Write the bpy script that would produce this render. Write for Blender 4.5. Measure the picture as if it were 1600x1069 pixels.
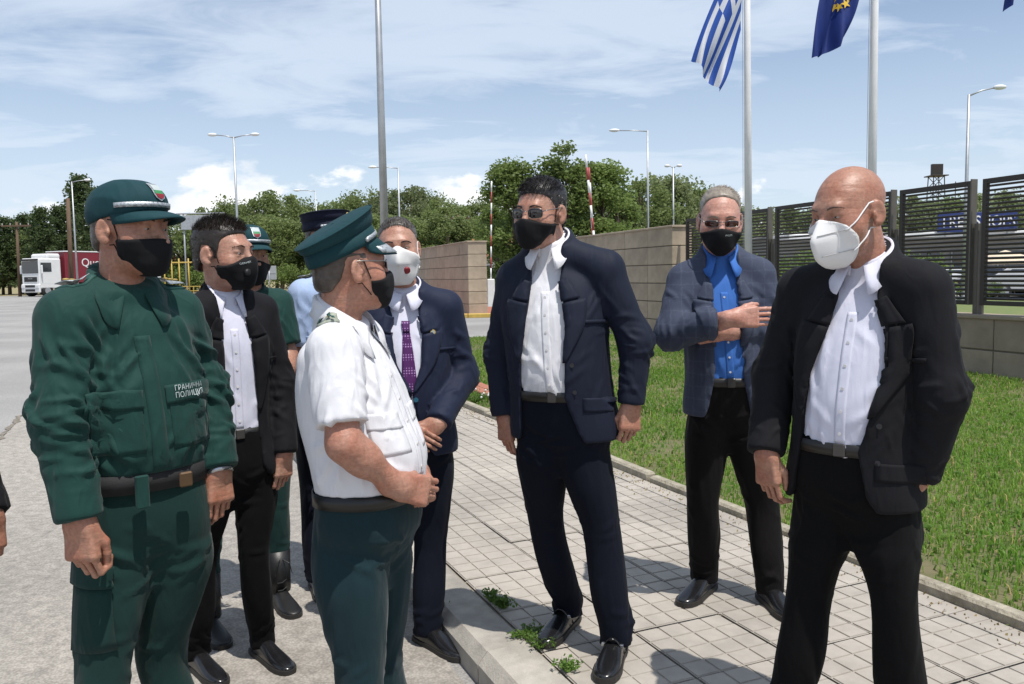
import bpy, bmesh, math, random
import numpy as np
from mathutils import Vector, Matrix
from mathutils.bvhtree import BVHTree

for o in list(bpy.data.objects): bpy.data.objects.remove(o)
scene = bpy.context.scene
COL = scene.collection
R_ = math.radians

# ------------------------------------------------------------------ camera
FPX, PITCH, ROLL, CAMH = 1300.0, R_(-4.64), R_(-0.97), 1.545
fw = np.array([0, math.cos(PITCH), math.sin(PITCH)]); rt = np.array([1.0, 0, 0]); up = np.cross(rt, fw)
r2 = rt*math.cos(ROLL)+up*math.sin(ROLL); u2 = -rt*math.sin(ROLL)+up*math.cos(ROLL)
CM = np.array([r2, -u2, fw]); CP = np.array([0, 0, CAMH])
cd = bpy.data.cameras.new('camera'); cam = bpy.data.objects.new('camera', cd); COL.objects.link(cam)
cd.sensor_width = 36; cd.lens = FPX/1600*36; cd.clip_start = 0.05; cd.clip_end = 6000
cam.matrix_world = Matrix(((r2[0], u2[0], -fw[0], 0), (r2[1], u2[1], -fw[1], 0), (r2[2], u2[2], -fw[2], CAMH), (0, 0, 0, 1)))
scene.camera = cam
def ray(x, y): return CM.T @ np.array([(x-800)/FPX, (y-534.5)/FPX, 1.0])
def gnd(x, y, z=0.0):
    d = ray(x, y); return CP+d*((z-CAMH)/d[2])
def atY(x, y, Y):
    d = ray(x, y); return CP+d*(Y/d[1])

# ------------------------------------------------------------------ sky, sun, exposure
SUNV = Vector((0.40, -0.52, 1.70)).normalized()          # towards the sun
el = math.asin(SUNV.z); az = math.atan2(SUNV.x, SUNV.y)
world = bpy.data.worlds.new('World'); scene.world = world; world.use_nodes = True
wn, wl = world.node_tree.nodes, world.node_tree.links
wn.clear()
def N(t, **kw):
    n = wn.new(t)
    for k, v in kw.items(): setattr(n, k, v)
    return n
def wmath(op, a, b=None, clamp=False):
    n = N('ShaderNodeMath', operation=op, use_clamp=clamp)
    for i, v in enumerate((a, b)):
        if v is None: continue
        if isinstance(v, (int, float)): n.inputs[i].default_value = v
        else: wl.new(v, n.inputs[i])
    return n.outputs[0]
def wramp(v, a, b):
    n = N('ShaderNodeMapRange'); n.interpolation_type = 'SMOOTHSTEP'
    wl.new(v, n.inputs[0]); n.inputs[1].default_value = a; n.inputs[2].default_value = b
    return n.outputs[0]
sky = N('ShaderNodeTexSky', sky_type='NISHITA', sun_disc=False, sun_elevation=el, sun_rotation=az, air_density=1.0, dust_density=0.15, ozone_density=3.0)
tc = N('ShaderNodeTexCoord'); sep = N('ShaderNodeSeparateXYZ'); wl.new(tc.outputs['Generated'], sep.inputs[0])
zc = wmath('MAXIMUM', sep.outputs[2], 0.02)
pl = N('ShaderNodeCombineXYZ')
zz = wmath('ADD', zc, 0.12)
wl.new(wmath('DIVIDE', sep.outputs[0], zz), pl.inputs[0]); wl.new(wmath('DIVIDE', sep.outputs[1], zz), pl.inputs[1])
def wnoise(vec, scale, detail, rough, sc=(1, 1, 1), rot=0, off=(0, 0, 0), dist=0.0):
    m = N('ShaderNodeMapping'); wl.new(vec, m.inputs[0]); m.inputs['Scale'].default_value = sc; m.inputs['Rotation'].default_value = (0, 0, rot); m.inputs['Location'].default_value = off
    n = N('ShaderNodeTexNoise'); wl.new(m.outputs[0], n.inputs['Vector'])
    n.inputs['Scale'].default_value = scale; n.inputs['Detail'].default_value = detail; n.inputs['Roughness'].default_value = rough; n.inputs['Distortion'].default_value = dist
    return n.outputs[0]
ci = wnoise(pl.outputs[0], 0.50, 10, 0.55, (1.0, 1.25, 1), R_(-30), (3.1, 0.4, 0), 0.5)
ci2 = wnoise(pl.outputs[0], 1.6, 9, 0.6, (1.0, 1.7, 1), R_(-40), (1.1, 2.4, 0), 0.6)
cir = wmath('ADD', wmath('MULTIPLY', ci, 0.6), wmath('MULTIPLY', ci2, 0.4))
veil = wmath('MULTIPLY', wramp(cir, 0.38, 0.58), 0.78)
# low haze whitening towards the horizon
hz = wmath('MULTIPLY', wramp(zc, 0.45, 0.02), 0.62)
veil = wmath('MAXIMUM', veil, hz)
# cumulus bank low over the horizon
cu = wnoise(tc.outputs['Generated'], 4.6, 11, 0.56, (1, 1, 2.1), R_(-15), (2.22, 1.7, 0.1), 0.1)
cut = wmath('SUBTRACT', cu, wmath('MULTIPLY', wramp(zc, 0.0, 0.20), 0.42))
cum = wramp(cut, 0.362, 0.412)
cus = wnoise(tc.outputs['Generated'], 9.0, 8, 0.6, (1, 1, 2.2), 0, (0.2, 1.2, 0.0))
mixA = N('ShaderNodeMix', data_type='RGBA'); wl.new(veil, mixA.inputs[0]); wl.new(sky.outputs[0], mixA.inputs[6]); mixA.inputs[7].default_value = (6.3, 7.1, 8.2, 1)
cc = N('ShaderNodeMix', data_type='RGBA'); wl.new(wramp(cus, 0.35, 0.6), cc.inputs[0]); cc.inputs[6].default_value = (6.6, 7.2, 8.0, 1); cc.inputs[7].default_value = (9.3, 9.4, 9.5, 1)
mixB = N('ShaderNodeMix', data_type='RGBA'); wl.new(cum, mixB.inputs[0]); wl.new(mixA.outputs[2], mixB.inputs[6]); wl.new(cc.outputs[2], mixB.inputs[7])
bg = N('ShaderNodeBackground'); bg.inputs[1].default_value = 0.122; wl.new(mixB.outputs[2], bg.inputs[0])
wo = N('ShaderNodeOutputWorld'); wl.new(bg.outputs[0], wo.inputs[0])
sl = bpy.data.lights.new('sun', 'SUN'); sl.energy = 4.8; sl.angle = R_(0.53); sl.color = (1.0, 0.955, 0.89)
so = bpy.data.objects.new('sun', sl); COL.objects.link(so); so.rotation_euler = (-SUNV).to_track_quat('-Z', 'Y').to_euler(); so.location = (20, -20, 60)
vs = scene.view_settings; vs.view_transform = 'Standard'; vs.look = 'None'; vs.exposure = 0.0; vs.gamma = 1.0
scene.render.engine = 'CYCLES'
scene.render.resolution_x = 1024; scene.render.resolution_y = 684

# ------------------------------------------------------------------ materials
MATS = {}
def mat(name, col=(0.5, 0.5, 0.5), rough=0.7, var=0.12, scale=6.0, col2=None, bump=0.0, bscale=40.0, bdist=0.01, metal=0.0, spec=0.5, sheen=0.0,
        stretch=(1, 1, 1), coat=0.0, sss=0.0, detail=5.0, extra=None, trans=0.0):
    if name in MATS: return MATS[name]
    m = bpy.data.materials.new(name); m.use_nodes = True; MATS[name] = m
    nt = m.node_tree; n, l = nt.nodes, nt.links
    b = n['Principled BSDF']; b.inputs['Roughness'].default_value = rough; b.inputs['Metallic'].default_value = metal
    b.inputs['Specular IOR Level'].default_value = spec
    if sheen: b.inputs['Sheen Weight'].default_value = sheen; b.inputs['Sheen Roughness'].default_value = 0.5
    if coat: b.inputs['Coat Weight'].default_value = coat; b.inputs['Coat Roughness'].default_value = 0.08
    if sss: b.inputs['Subsurface Weight'].default_value = sss; b.inputs['Subsurface Radius'].default_value = (0.008, 0.003, 0.0015); b.inputs['Subsurface Scale'].default_value = 1.0
    if trans: b.inputs['Transmission Weight'].default_value = trans
    t = n.new('ShaderNodeTexCoord'); mp = n.new('ShaderNodeMapping'); l.new(t.outputs['Object'], mp.inputs[0]); mp.inputs['Scale'].default_value = stretch
    nz = n.new('ShaderNodeTexNoise'); l.new(mp.outputs[0], nz.inputs['Vector']); nz.inputs['Scale'].default_value = scale; nz.inputs['Detail'].default_value = detail; nz.inputs['Roughness'].default_value = 0.6
    mx = n.new('ShaderNodeMix'); mx.data_type = 'RGBA'
    c2 = col2 if col2 else tuple(c*(1-var*1.6) for c in col)
    c1 = col if col2 else tuple(min(1, c*(1+var)) for c in col)
    mx.inputs[6].default_value = (*c1, 1); mx.inputs[7].default_value = (*c2, 1)
    mr = n.new('ShaderNodeMapRange'); l.new(nz.outputs[0], mr.inputs[0]); mr.inputs[1].default_value = 0.32; mr.inputs[2].default_value = 0.68
    l.new(mr.outputs[0], mx.inputs[0]); l.new(mx.outputs[2], b.inputs['Base Color'])
    if bump:
        bn = n.new('ShaderNodeTexNoise'); l.new(mp.outputs[0], bn.inputs['Vector']); bn.inputs['Scale'].default_value = bscale; bn.inputs['Detail'].default_value = 4
        bp = n.new('ShaderNodeBump'); bp.inputs['Strength'].default_value = bump; bp.inputs['Distance'].default_value = bdist
        l.new(bn.outputs[0], bp.inputs['Height']); l.new(bp.outputs[0], b.inputs['Normal'])
    if extra: extra(nt, b, mx, mp, t)
    return m
def rand_tint(amount):
    def ex(nt, b, mx, mp, t):
        oi = nt.nodes.new('ShaderNodeObjectInfo'); hs = nt.nodes.new('ShaderNodeHueSaturation')
        mr = nt.nodes.new('ShaderNodeMapRange'); nt.links.new(oi.outputs['Random'], mr.inputs[0]); mr.inputs[3].default_value = 1-amount; mr.inputs[4].default_value = 1+amount
        nt.links.new(mr.outputs[0], hs.inputs['Value']); nt.links.new(mx.outputs[2], hs.inputs['Color']); nt.links.new(hs.outputs[0], b.inputs['Base Color'])
    return ex

# ------------------------------------------------------------------ mesh helpers
class MB:
    def __init__(s): s.v = []; s.f = []
    def add(s, v, f):
        o = len(s.v); s.v += [tuple(map(float, q)) for q in v]; s.f += [tuple(i+o for i in q) for q in f]; return s
    def box(s, c, d, M=None, taper=(1, 1)):
        x, y, z = d[0]/2, d[1]/2, d[2]/2; tx, ty = taper
        vs_ = [(-x, -y, -z), (x, -y, -z), (x, y, -z), (-x, y, -z), (-x*tx, -y*ty, z), (x*tx, -y*ty, z), (x*tx, y*ty, z), (-x*tx, y*ty, z)]
        if M is not None: vs_ = [tuple(M @ Vector(q)) for q in vs_]
        vs_ = [(q[0]+c[0], q[1]+c[1], q[2]+c[2]) for q in vs_]
        return s.add(vs_, [(0, 3, 2, 1), (4, 5, 6, 7), (0, 1, 5, 4), (1, 2, 6, 5), (2, 3, 7, 6), (3, 0, 4, 7)])
    def bbox(s, c, d, r=0.01, M=None):                      # box with chamfered edges
        bm = bmesh.new(); bmesh.ops.create_cube(bm, size=1)
        for v in bm.verts: v.co = Vector((v.co.x*d[0], v.co.y*d[1], v.co.z*d[2]))
        bmesh.ops.bevel(bm, geom=bm.edges[:], offset=r, segments=1, affect='EDGES')
        vs_ = [(M @ v.co if M is not None else v.co)+Vector(c) for v in bm.verts]; bm.verts.index_update()
        fs = [tuple(v.index for v in f.verts) for f in bm.faces]; bm.free()
        return s.add(vs_, fs)
    def tube(s, pts, rad, n=8, cap=True):
        pts = [Vector(p) for p in pts]; m = len(pts)
        rad = rad if hasattr(rad, '__len__') else [rad]*m
        vs_, fs = [], []; pu = None
        for i, p in enumerate(pts):
            d = (pts[min(i+1, m-1)]-pts[max(i-1, 0)]).normalized()
            if pu is None:
                pu = d.orthogonal().normalized()
            pu = (pu-d*pu.dot(d)).normalized(); w = d.cross(pu)
            for k in range(n):
                a = 2*math.pi*k/n; vs_.append(p+pu*(math.cos(a)*rad[i])+w*(math.sin(a)*rad[i]))
        for i in range(m-1):
            for k in range(n):
                k2 = (k+1) % n; fs.append((i*n+k, i*n+k2, (i+1)*n+k2, (i+1)*n+k))
        if cap: fs.append(tuple(range(n-1, -1, -1))); fs.append(tuple((m-1)*n+k for k in range(n)))
        return s.add(vs_, fs)
    def grid(s, rows, closeu=False):
        n = len(rows[0]); vs_ = [p for r in rows for p in r]; fs = []
        for i in range(len(rows)-1):
            for k in range(n if closeu else n-1):
                k2 = (k+1) % n; fs.append((i*n+k, i*n+k2, (i+1)*n+k2, (i+1)*n+k))
        return s.add(vs_, fs)
    def poly(s, pts): return s.add(pts, [tuple(range(len(pts)))])
    def extrude(s, pts, d):                                 # prism of a polygon along vector d
        n = len(pts); q = [tuple(np.array(p, float)+np.array(d, float)) for p in pts]
        return s.add(list(pts)+q, [tuple(range(n-1, -1, -1)), tuple(range(n, 2*n))]+[(i, (i+1) % n, (i+1) % n+n, i+n) for i in range(n)])
    def sphere(s, c, r, nu=12, nv=8):
        r = r if hasattr(r, '__len__') else (r, r, r); vs_, fs = [], []
        for i in range(nv+1):
            t = math.pi*i/nv
            for k in range(nu):
                a = 2*math.pi*k/nu; vs_.append((c[0]+r[0]*math.sin(t)*math.cos(a), c[1]+r[1]*math.sin(t)*math.sin(a), c[2]+r[2]*math.cos(t)))
        for i in range(nv):
            for k in range(nu):
                k2 = (k+1) % nu; fs.append((i*nu+k, (i+1)*nu+k, (i+1)*nu+k2, i*nu+k2))
        return s.add(vs_, fs)
    def mesh(s, name):
        me = bpy.data.meshes.new(name); me.from_pydata(s.v, [], s.f); me.update(); return me
    def build(s, name, m, parent=None, smooth=False, solid=0.0, bevel=0.0, sub=0):
        return mkobj(name, s.mesh(name), m, parent, smooth, solid, bevel, sub)
def mkobj(name, me, m, parent=None, smooth=False, solid=0.0, bevel=0.0, sub=0):
    o = bpy.data.objects.new(name, me); COL.objects.link(o)
    if m is not None and not me.materials: me.materials.append(m)
    if parent is not None: o.parent = parent
    if smooth:
        me.polygons.foreach_set('use_smooth', np.ones(len(me.polygons), dtype=bool))
    if solid:
        md = o.modifiers.new('thick', 'SOLIDIFY'); md.thickness = solid; md.offset = 1.0
    if bevel:
        md = o.modifiers.new('bevel', 'BEVEL'); md.width = bevel; md.segments = 2; md.limit_method = 'ANGLE'
    if sub:
        md = o.modifiers.new('sub', 'SUBSURF'); md.levels = sub; md.render_levels = sub
    return o
def empty(name, loc=(0, 0, 0), rz=0.0):
    o = bpy.data.objects.new(name, None); COL.objects.link(o); o.location = loc; o.rotation_euler = (0, 0, rz); o.empty_display_size = 0.2
    return o
def tag(o, label, cat, group=None):
    o['label'] = label; o['category'] = cat
    if group: o['group'] = group
    return o
def kind(o, k='structure'): o['kind'] = k; return o
def copy_tree(o, parent=None):
    c = o.copy(); COL.objects.link(c); c.parent = parent
    for ch in list(o.children): copy_tree(ch, c)
    return c
def text_mesh(s, size, ext=0.0, align='CENTER', space=1.0):
    cu = bpy.data.curves.new('t', 'FONT'); cu.body = s; cu.size = size; cu.align_x = align; cu.align_y = 'CENTER'; cu.extrude = ext; cu.space_character = space; cu.resolution_u = 3
    o = bpy.data.objects.new('t', cu); COL.objects.link(o)
    dg = bpy.context.evaluated_depsgraph_get(); me = bpy.data.meshes.new_from_object(o.evaluated_get(dg))
    bpy.data.objects.remove(o); bpy.data.curves.remove(cu)
    return me
rng = np.random.default_rng(7); random.seed(7)
# ================================================================== SETTING
TH = R_(23.5); AV = np.array([-math.sin(TH), math.cos(TH)]); BV = np.array([math.cos(TH), math.sin(TH)]); A0 = np.array([0.84, 3.35])
PZ = 0.13                                                    # pavement level above the road
def AB(s, t, z=0.0):
    p = A0+AV*s+BV*t; return (float(p[0]), float(p[1]), z)
def gz(Y):
    t = min(1, max(0, (Y-35)/40)); return 0.32*t*t*(3-2*t)
YR = [-40, -10, 0, 5, 10, 20, 30]+list(range(35, 76, 4))
def sheet(name, x0, x1, y0, y1, off, m, nx=2):
    ys = sorted(set([y0, y1]+[y for y in YR if y0 < y < y1])); mb = MB()
    mb.grid([[(x0+(x1-x0)*k/nx, y, gz(y)+off) for k in range(nx+1)] for y in ys])
    return kind(mb.build(name, m))

def asph_extra(nt, b, mx, mp, t):
    n, l = nt.nodes, nt.links
    f = n.new('ShaderNodeTexNoise'); f.inputs['Scale'].default_value = 0.35; f.inputs['Detail'].default_value = 6; l.new(t.outputs['Object'], f.inputs['Vector'])
    sp = n.new('ShaderNodeTexVoronoi'); sp.inputs['Scale'].default_value = 90; l.new(t.outputs['Object'], sp.inputs['Vector'])
    mr = n.new('ShaderNodeMapRange'); l.new(f.outputs[0], mr.inputs[0]); mr.inputs[1].default_value = .35; mr.inputs[2].default_value = .65; mr.inputs[3].default_value = .82; mr.inputs[4].default_value = 1.12
    m2 = n.new('ShaderNodeMapRange'); l.new(sp.outputs['Distance'], m2.inputs[0]); m2.inputs[1].default_value = 0; m2.inputs[2].default_value = .8; m2.inputs[3].default_value = 1.18; m2.inputs[4].default_value = .72
    mu = n.new('ShaderNodeMath'); mu.operation = 'MULTIPLY'; l.new(mr.outputs[0], mu.inputs[0]); l.new(m2.outputs[0], mu.inputs[1])
    hs = n.new('ShaderNodeHueSaturation'); l.new(mx.outputs[2], hs.inputs['Color']); l.new(mu.outputs[0], hs.inputs['Value']); l.new(hs.outputs[0], b.inputs['Base Color'])
def grime(tint, sc=1.3, lo=.74):
    def ex(nt, b, mx, mp, t):
        n, l = nt.nodes, nt.links; rand_tint(tint)(nt, b, mx, mp, t); src = b.inputs['Base Color'].links[0].from_socket
        g = n.new('ShaderNodeNewGeometry'); z = n.new('ShaderNodeTexNoise'); z.inputs['Scale'].default_value = sc; z.inputs['Detail'].default_value = 7; z.inputs['Roughness'].default_value = .65; l.new(g.outputs['Position'], z.inputs['Vector'])
        mr = n.new('ShaderNodeMapRange'); l.new(z.outputs[0], mr.inputs[0]); mr.inputs[1].default_value = .34; mr.inputs[2].default_value = .56; mr.inputs[3].default_value = lo; mr.inputs[4].default_value = 1.03
        hs = n.new('ShaderNodeHueSaturation'); l.new(src, hs.inputs['Color']); l.new(mr.outputs[0], hs.inputs['Value']); l.new(hs.outputs[0], b.inputs['Base Color'])
    return ex
M_asph = mat('asphalt', (0.33, 0.318, 0.305), 0.92, 0.10, 40, bump=0.5, bscale=160, bdist=0.004, extra=asph_extra)
M_conc = mat('concrete', (0.36, 0.33, 0.29), 0.92, 0.16, 14, bump=0.6, bscale=120, bdist=0.005, extra=asph_extra)
M_earth = mat('dry_earth', (0.30, 0.23, 0.13), 0.95, 0.2, 1.2, col2=(0.20, 0.19, 0.08), bump=0.4, bscale=20, bdist=0.03)
M_soil = mat('lawn_soil', (0.09, 0.10, 0.035), 0.95, 0.2, 5, col2=(0.16, 0.13, 0.07), bump=0.5, bscale=60, bdist=0.01)
M_meadow = mat('meadow', (0.10, 0.15, 0.035), 0.95, 0.2, 3, col2=(0.16, 0.17, 0.06))
M_slab = mat('paver', (0.37, 0.335, 0.29), 0.85, 0.07, 9, bump=0.25, bscale=220, bdist=0.002, extra=grime(0.07, 1.6, .80))
M_joint = mat('joint_sand', (0.30, 0.26, 0.205), 0.95, 0.2, 20, col2=(0.23, 0.20, 0.155))
M_kerb = mat('kerb_stone', (0.38, 0.35, 0.305), 0.9, 0.12, 10, bump=0.6, bscale=110, bdist=0.005, extra=grime(.08, 2.2, .72))
M_kerbold = mat('old_edging', (0.40, 0.36, 0.28), 0.95, 0.25, 12, col2=(0.22, 0.19, 0.14), bump=0.9, bscale=50, bdist=0.012)
M_stone = mat('wall_stone', (0.38, 0.305, 0.225), 0.85, 0.10, 3.0, bump=0.25, bscale=60, bdist=0.004, extra=grime(0.07, .8, .82))
M_stonelow = mat('low_wall_stone', (0.27, 0.22, 0.165), 0.9, 0.14, 2.5, bump=0.3, bscale=50, bdist=0.005, extra=rand_tint(0.08))
M_stonedark = mat('wall_joint', (0.14, 0.12, 0.09), 0.9)
M_yellow = mat('yellow_paint', (0.50, 0.34, 0.07), 0.6, 0.1, 5)
M_steel = mat('galvanised', (0.42, 0.43, 0.44), 0.45, 0.08, 4, metal=0.6)
M_white = mat('white_paint', (0.74, 0.74, 0.73), 0.45, 0.05, 3)
M_brown = mat('dark_brown_metal', (0.030, 0.022, 0.016), 0.5, 0.1, 8)
M_bronze = mat('bronze_post', (0.12, 0.108, 0.09), 0.45, 0.08, 6, metal=0.3)
M_redp = mat('red_paint', (0.30, 0.05, 0.042), 0.5, 0.1, 5)
M_wood = mat('pole_wood', (0.12, 0.075, 0.045), 0.85, 0.25, 6, stretch=(1, 1, .1))
M_rtile = mat('roof_tile', (0.36, 0.13, 0.07), 0.8, 0.15, 3)
M_plaster = mat('plaster', (0.6, 0.56, 0.46), 0.85, 0.06, 2)
M_grey = mat('grey_render', (0.34, 0.33, 0.31), 0.8, 0.08, 2)
M_glassd = mat('dark_glass', (0.02, 0.025, 0.03), 0.08, 0.1, 2, spec=0.8)
M_black = mat('black_plastic', (0.015, 0.015, 0.016), 0.5, 0.1, 5)
M_redbrick = mat('red_paver', (0.36, 0.14, 0.09), 0.85, 0.15, 12)

ground = sheet('ground', -1500, 1500, -40, 3000, -0.02, M_earth, 8)
road = sheet('road', -150, 70, -40, 84, 0.0, M_asph, 20)
mb = MB(); mb.grid([[AB(-10, -1.02-0.06), AB(14, -1.08), AB(30, -1.08), AB(45, -1.08)], [AB(-10, -3.55), AB(14, -3.5), AB(30, -3.4), AB(45, -3.4)]])
o = mb.build('concrete_apron', M_conc); o.location.z = 0.004; kind(o)
o.data.flip_normals()
mb = MB(); mb.grid([[(-150, 79, gz(79)+.006), (-62, 77, gz(77)+.006), (-44, 79.5, gz(79)+.006), (-20, 83, gz(83)+.006)], [(-150, 140, .326), (-62, 140, .326), (-44, 140, .326), (-20, 140, .326)]])
kind(mb.build('dry_verge', M_earth))

r = np.random.default_rng(5); L0, L1 = [], []
for k in range(260):
    s_ = -6+k*.09; j = r.normal()*.012; w = abs(r.normal())*.018+.008; L0.append(AB(s_, -3.53+j-w, .008)); L1.append(AB(s_, -3.53+j+w, .008))
kind(MB().grid([L1, L0]).build('road_seam', mat('seam_dirt', (.20, .175, .14), .95, .3, 20)))
# pavement: base sheet + slabs (each a real piece with 4 x 4 raised tiles)
SL = 0.41
pave = MB(); pave.grid([[AB(-9, -0.84, PZ-0.014), AB(17, -0.84, PZ-0.014)], [AB(-9, 0.98, PZ-0.014), AB(17, 0.98, PZ-0.014)]])
pave.f = [tuple(reversed(f)) for f in pave.f]
pave = kind(pave.build('pavement', M_joint))
def slab_mesh(seed):
    r = random.Random(seed); mb = MB(); g = SL-0.008; q = g/4
    for i in range(4):
        for j in range(4):
            cx, cy = -g/2+q*(i+.5), -g/2+q*(j+.5); w = q/2-0.0022; e = 0.003; z = r.uniform(-.0008, .0008)
            mb.add([(cx-w, cy-w, -.01), (cx+w, cy-w, -.01), (cx+w, cy+w, -.01), (cx-w, cy+w, -.01), (cx-w+e, cy-w+e, z), (cx+w-e, cy-w+e, z), (cx+w-e, cy+w-e, z), (cx-w+e, cy+w-e, z)],
                   [(4, 5, 6, 7), (0, 1, 5, 4), (1, 2, 6, 5), (2, 3, 7, 6), (3, 0, 4, 7)])
    mb.add([(-g/2, -g/2, -.0045), (g/2, -g/2, -.0045), (g/2, g/2, -.0045), (-g/2, g/2, -.0045)], [(0, 1, 2, 3)])
    me = mb.mesh('slab'); me.materials.append(M_slab); return me
smesh = [slab_mesh(k) for k in range(4)]
for j in range(-19, 42):
    for i in range(-2, 2):
        if j > 36 and i < 2 and j % 1: continue
        o = bpy.data.objects.new('slab', smesh[rng.integers(4)]); COL.objects.link(o); o.parent = pave
        x, y, _ = AB((j+.5)*SL, (i+.5)*SL)
        o.location = (x, y, PZ+rng.uniform(-.0025, .0015)); o.rotation_euler = (rng.uniform(-.004, .004), rng.uniform(-.004, .004), TH+rng.uniform(-.006, .006))
# half-width closing row of slabs next to the lawn edging
hm = MB(); 
for j4 in range(4): hm.bbox((0, -SL/2+SL/4*(j4+.5)*.985, -.006), (0.115, SL/4-.005, .012), .002)
hm = hm.mesh('slab_strip'); hm.materials.append(M_slab)
for j in range(-19, 42):
    o = bpy.data.objects.new('slab_strip', hm); COL.objects.link(o); o.parent = pave
    x, y, _ = AB((j+.5)*SL, 2*SL+.062); o.location = (x, y, PZ+rng.uniform(-.002, .001)); o.rotation_euler = (0, 0, TH)
# road kerb: stones one metre long with a chamfered outer edge
kerb = kind(empty('kerb'))
km = MB(); pr_ = [(-0.215, -0.12), (-0.215, PZ-0.05), (-0.175, PZ-0.004), (-0.01, PZ-0.002), (-0.01, -0.12)]
for sgn in (0,): 
    km.extrude([(x, -0.496, z) for x, z in pr_], (0, 0.992, 0))
kme = km.mesh('kerb_stone'); kme.materials.append(M_kerb)
def kerb_run(t, s0, n, parent):
    for k in range(n):
        o = bpy.data.objects.new('kerb_stone', kme); COL.objects.link(o); o.parent = parent
        x, y, _ = AB(s0+k, t); o.location = (x, y, rng.uniform(-.004, .002)); o.rotation_euler = (0, 0, TH+rng.uniform(-.004, .004))
kerb_run(-0.82, -9.4, 28, kerb)
# lawn edging stones
edg = kind(empty('lawn_edging'))
em = MB(); em.bbox((0, 0, 0), (0.075, 0.985, 0.2), 0.014); eme = em.mesh('edging_stone'); eme.materials.append(M_kerbold)
for k in range(24):
    o = bpy.data.objects.new('edging_stone', eme); COL.objects.link(o); o.parent = edg
    x, y, _ = AB(-8.5+k, 0.985); o.location = (x, y, PZ-0.052+rng.uniform(-.012, .01)); o.rotation_euler = (rng.uniform(-.012, .012), rng.uniform(-.04, .04), TH+rng.uniform(-.01, .01))

# boundary line of wall and fence
LP = np.array([6.6, 10.8]); LD = np.array([-0.313, 0.95]); LD /= np.linalg.norm(LD); LN = np.array([-LD[1], LD[0]])   # LN points to the lawn side
LANG = math.atan2(LD[1], LD[0])
def onL(px, py=430, off=0.0):
    d = ray(px, py); P0 = LP+LN*off
    # solve t*d.xy = P0 + k*LD
    A = np.array([[d[0], -LD[0]], [d[1], -LD[1]]]); t, k = np.linalg.solve(A, P0)
    return k, CAMH+t*d[2]
# lawn
def lawn_z(x, y): return PZ-0.03
e0 = AB(-9, 1.02); e1 = AB(16.6, 1.02); f1 = LP+LD*9.6; f0 = LP-LD*9
mb = MB(); rows = []
for k in range(13):
    a = np.array(e0[:2])*(1-k/12)+np.array(e1[:2])*(k/12); b_ = f0*(1-k/12)+f1*(k/12)
    rows.append([(*(b_*(1-q/8)+a*(q/8)), lawn_z(0, 0)) for q in range(9)])
mb.grid(rows); lawn = kind(mb.build('lawn_soil', M_soil))
# red paver band and far edge at the end of the lawn
rb = kind(empty('red_border'))
bm_ = MB(); bm_.bbox((0, 0, 0), (0.30, 0.14, 0.10), .008); bme = bm_.mesh('red_brick'); bme.materials.append(M_redbrick)
g0 = gnd(700, 592, PZ); g1 = gnd(800, 632, PZ)
for k in range(14):
    for q in range(2):
        o = bpy.data.objects.new('red_brick', bme); COL.objects.link(o); o.parent = rb
        d = (g1-g0)/np.linalg.norm(g1-g0); p = g0+d*(k*.31+.15*q-.4)+np.array([-d[1], d[0], 0])*(.15*q)
        o.location = (p[0], p[1], PZ-.022); o.rotation_euler = (0, 0, math.atan2(d[1], d[0]))

# ---- stone walls (each block its own piece)
def stone_wall(label, P, D, length, height, thick, courses, blen, z0=0.0, end_cap=True, core_m=None, sm=None):
    sm = sm or M_stone
    r = empty('stone_wall', (float(P[0]), float(P[1]), z0), math.atan2(D[1], D[0])); tag(r, label, 'wall')
    MB().box((length/2, 0, height/2-.02), (length-.04, thick-.04, height-.04)).build('core', core_m or M_stonedark, r)
    ch = height/courses; nb = max(1, round(length/blen)); bl = length/nb; cache = {}
    for c in range(courses):
        n_ = nb; x = 0
        while x < length-0.01:
            w = min(bl, length-x)
            if length-x-w < 0.15: w = length-x
            key = round(w, 2)
            if key not in cache:
                m_ = MB(); m_.bbox((0, 0, 0), (w-.012, thick, ch-.022), .006); me = m_.mesh('stone_block'); me.materials.append(sm); cache[key] = me
            o = bpy.data.objects.new('stone_block', cache[key]); COL.objects.link(o); o.parent = r; o.location = (x+w/2, rng.uniform(-.004, .004), ch*(c+.5)+.002)
            x += w
    MB().bbox((length/2, 0, height+.012), (length+.06, thick+.06, .05), .008).build('coping', sm, r)
    return r
kR0, zR = onL(1066, 350); kR1, _ = onL(878, 372)
stone_wall('tall beige stone block wall running behind the tallest man in navy suit', LP+LD*kR0, LD, kR1-kR0, 2.56, 0.5, 6, 1.25)
Pl = gnd(733, 495, 0.0); 
stone_wall('beige stone block wall with yellow kerb at its foot beside the gateway', Pl[:2]+np.array([.35, 0.1]), LD, 10.0, 2.78, 0.72, 6, 1.3)
kLow, _ = onL(1072)
stone_wall('low stone block wall carrying the brown slatted fence', LP-LD*7.0, LD, kLow+7.0-.02, 0.86, 0.4, 2, 1.0, sm=M_stonelow)
# yellow kerb before the left wall and gateway road kerbs
yk = kind(empty('yellow_kerb')); ym = MB(); ym.bbox((0, 0, .07), (0.98, .3, .16), .02); ym = ym.mesh('kerb_piece'); ym.materials.append(M_yellow)
for k in range(9):
    o = bpy.data.objects.new('kerb_piece', ym); COL.objects.link(o); o.parent = yk; o.location = (Pl[0]-4.5+k, Pl[1]-.75+(-.0*k), 0); 
mb = MB(); mb.box((Pl[0], Pl[1]+3, .06), (10, 6.6, .12)); kind(mb.build('gate_footway', M_redbrick))

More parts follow.
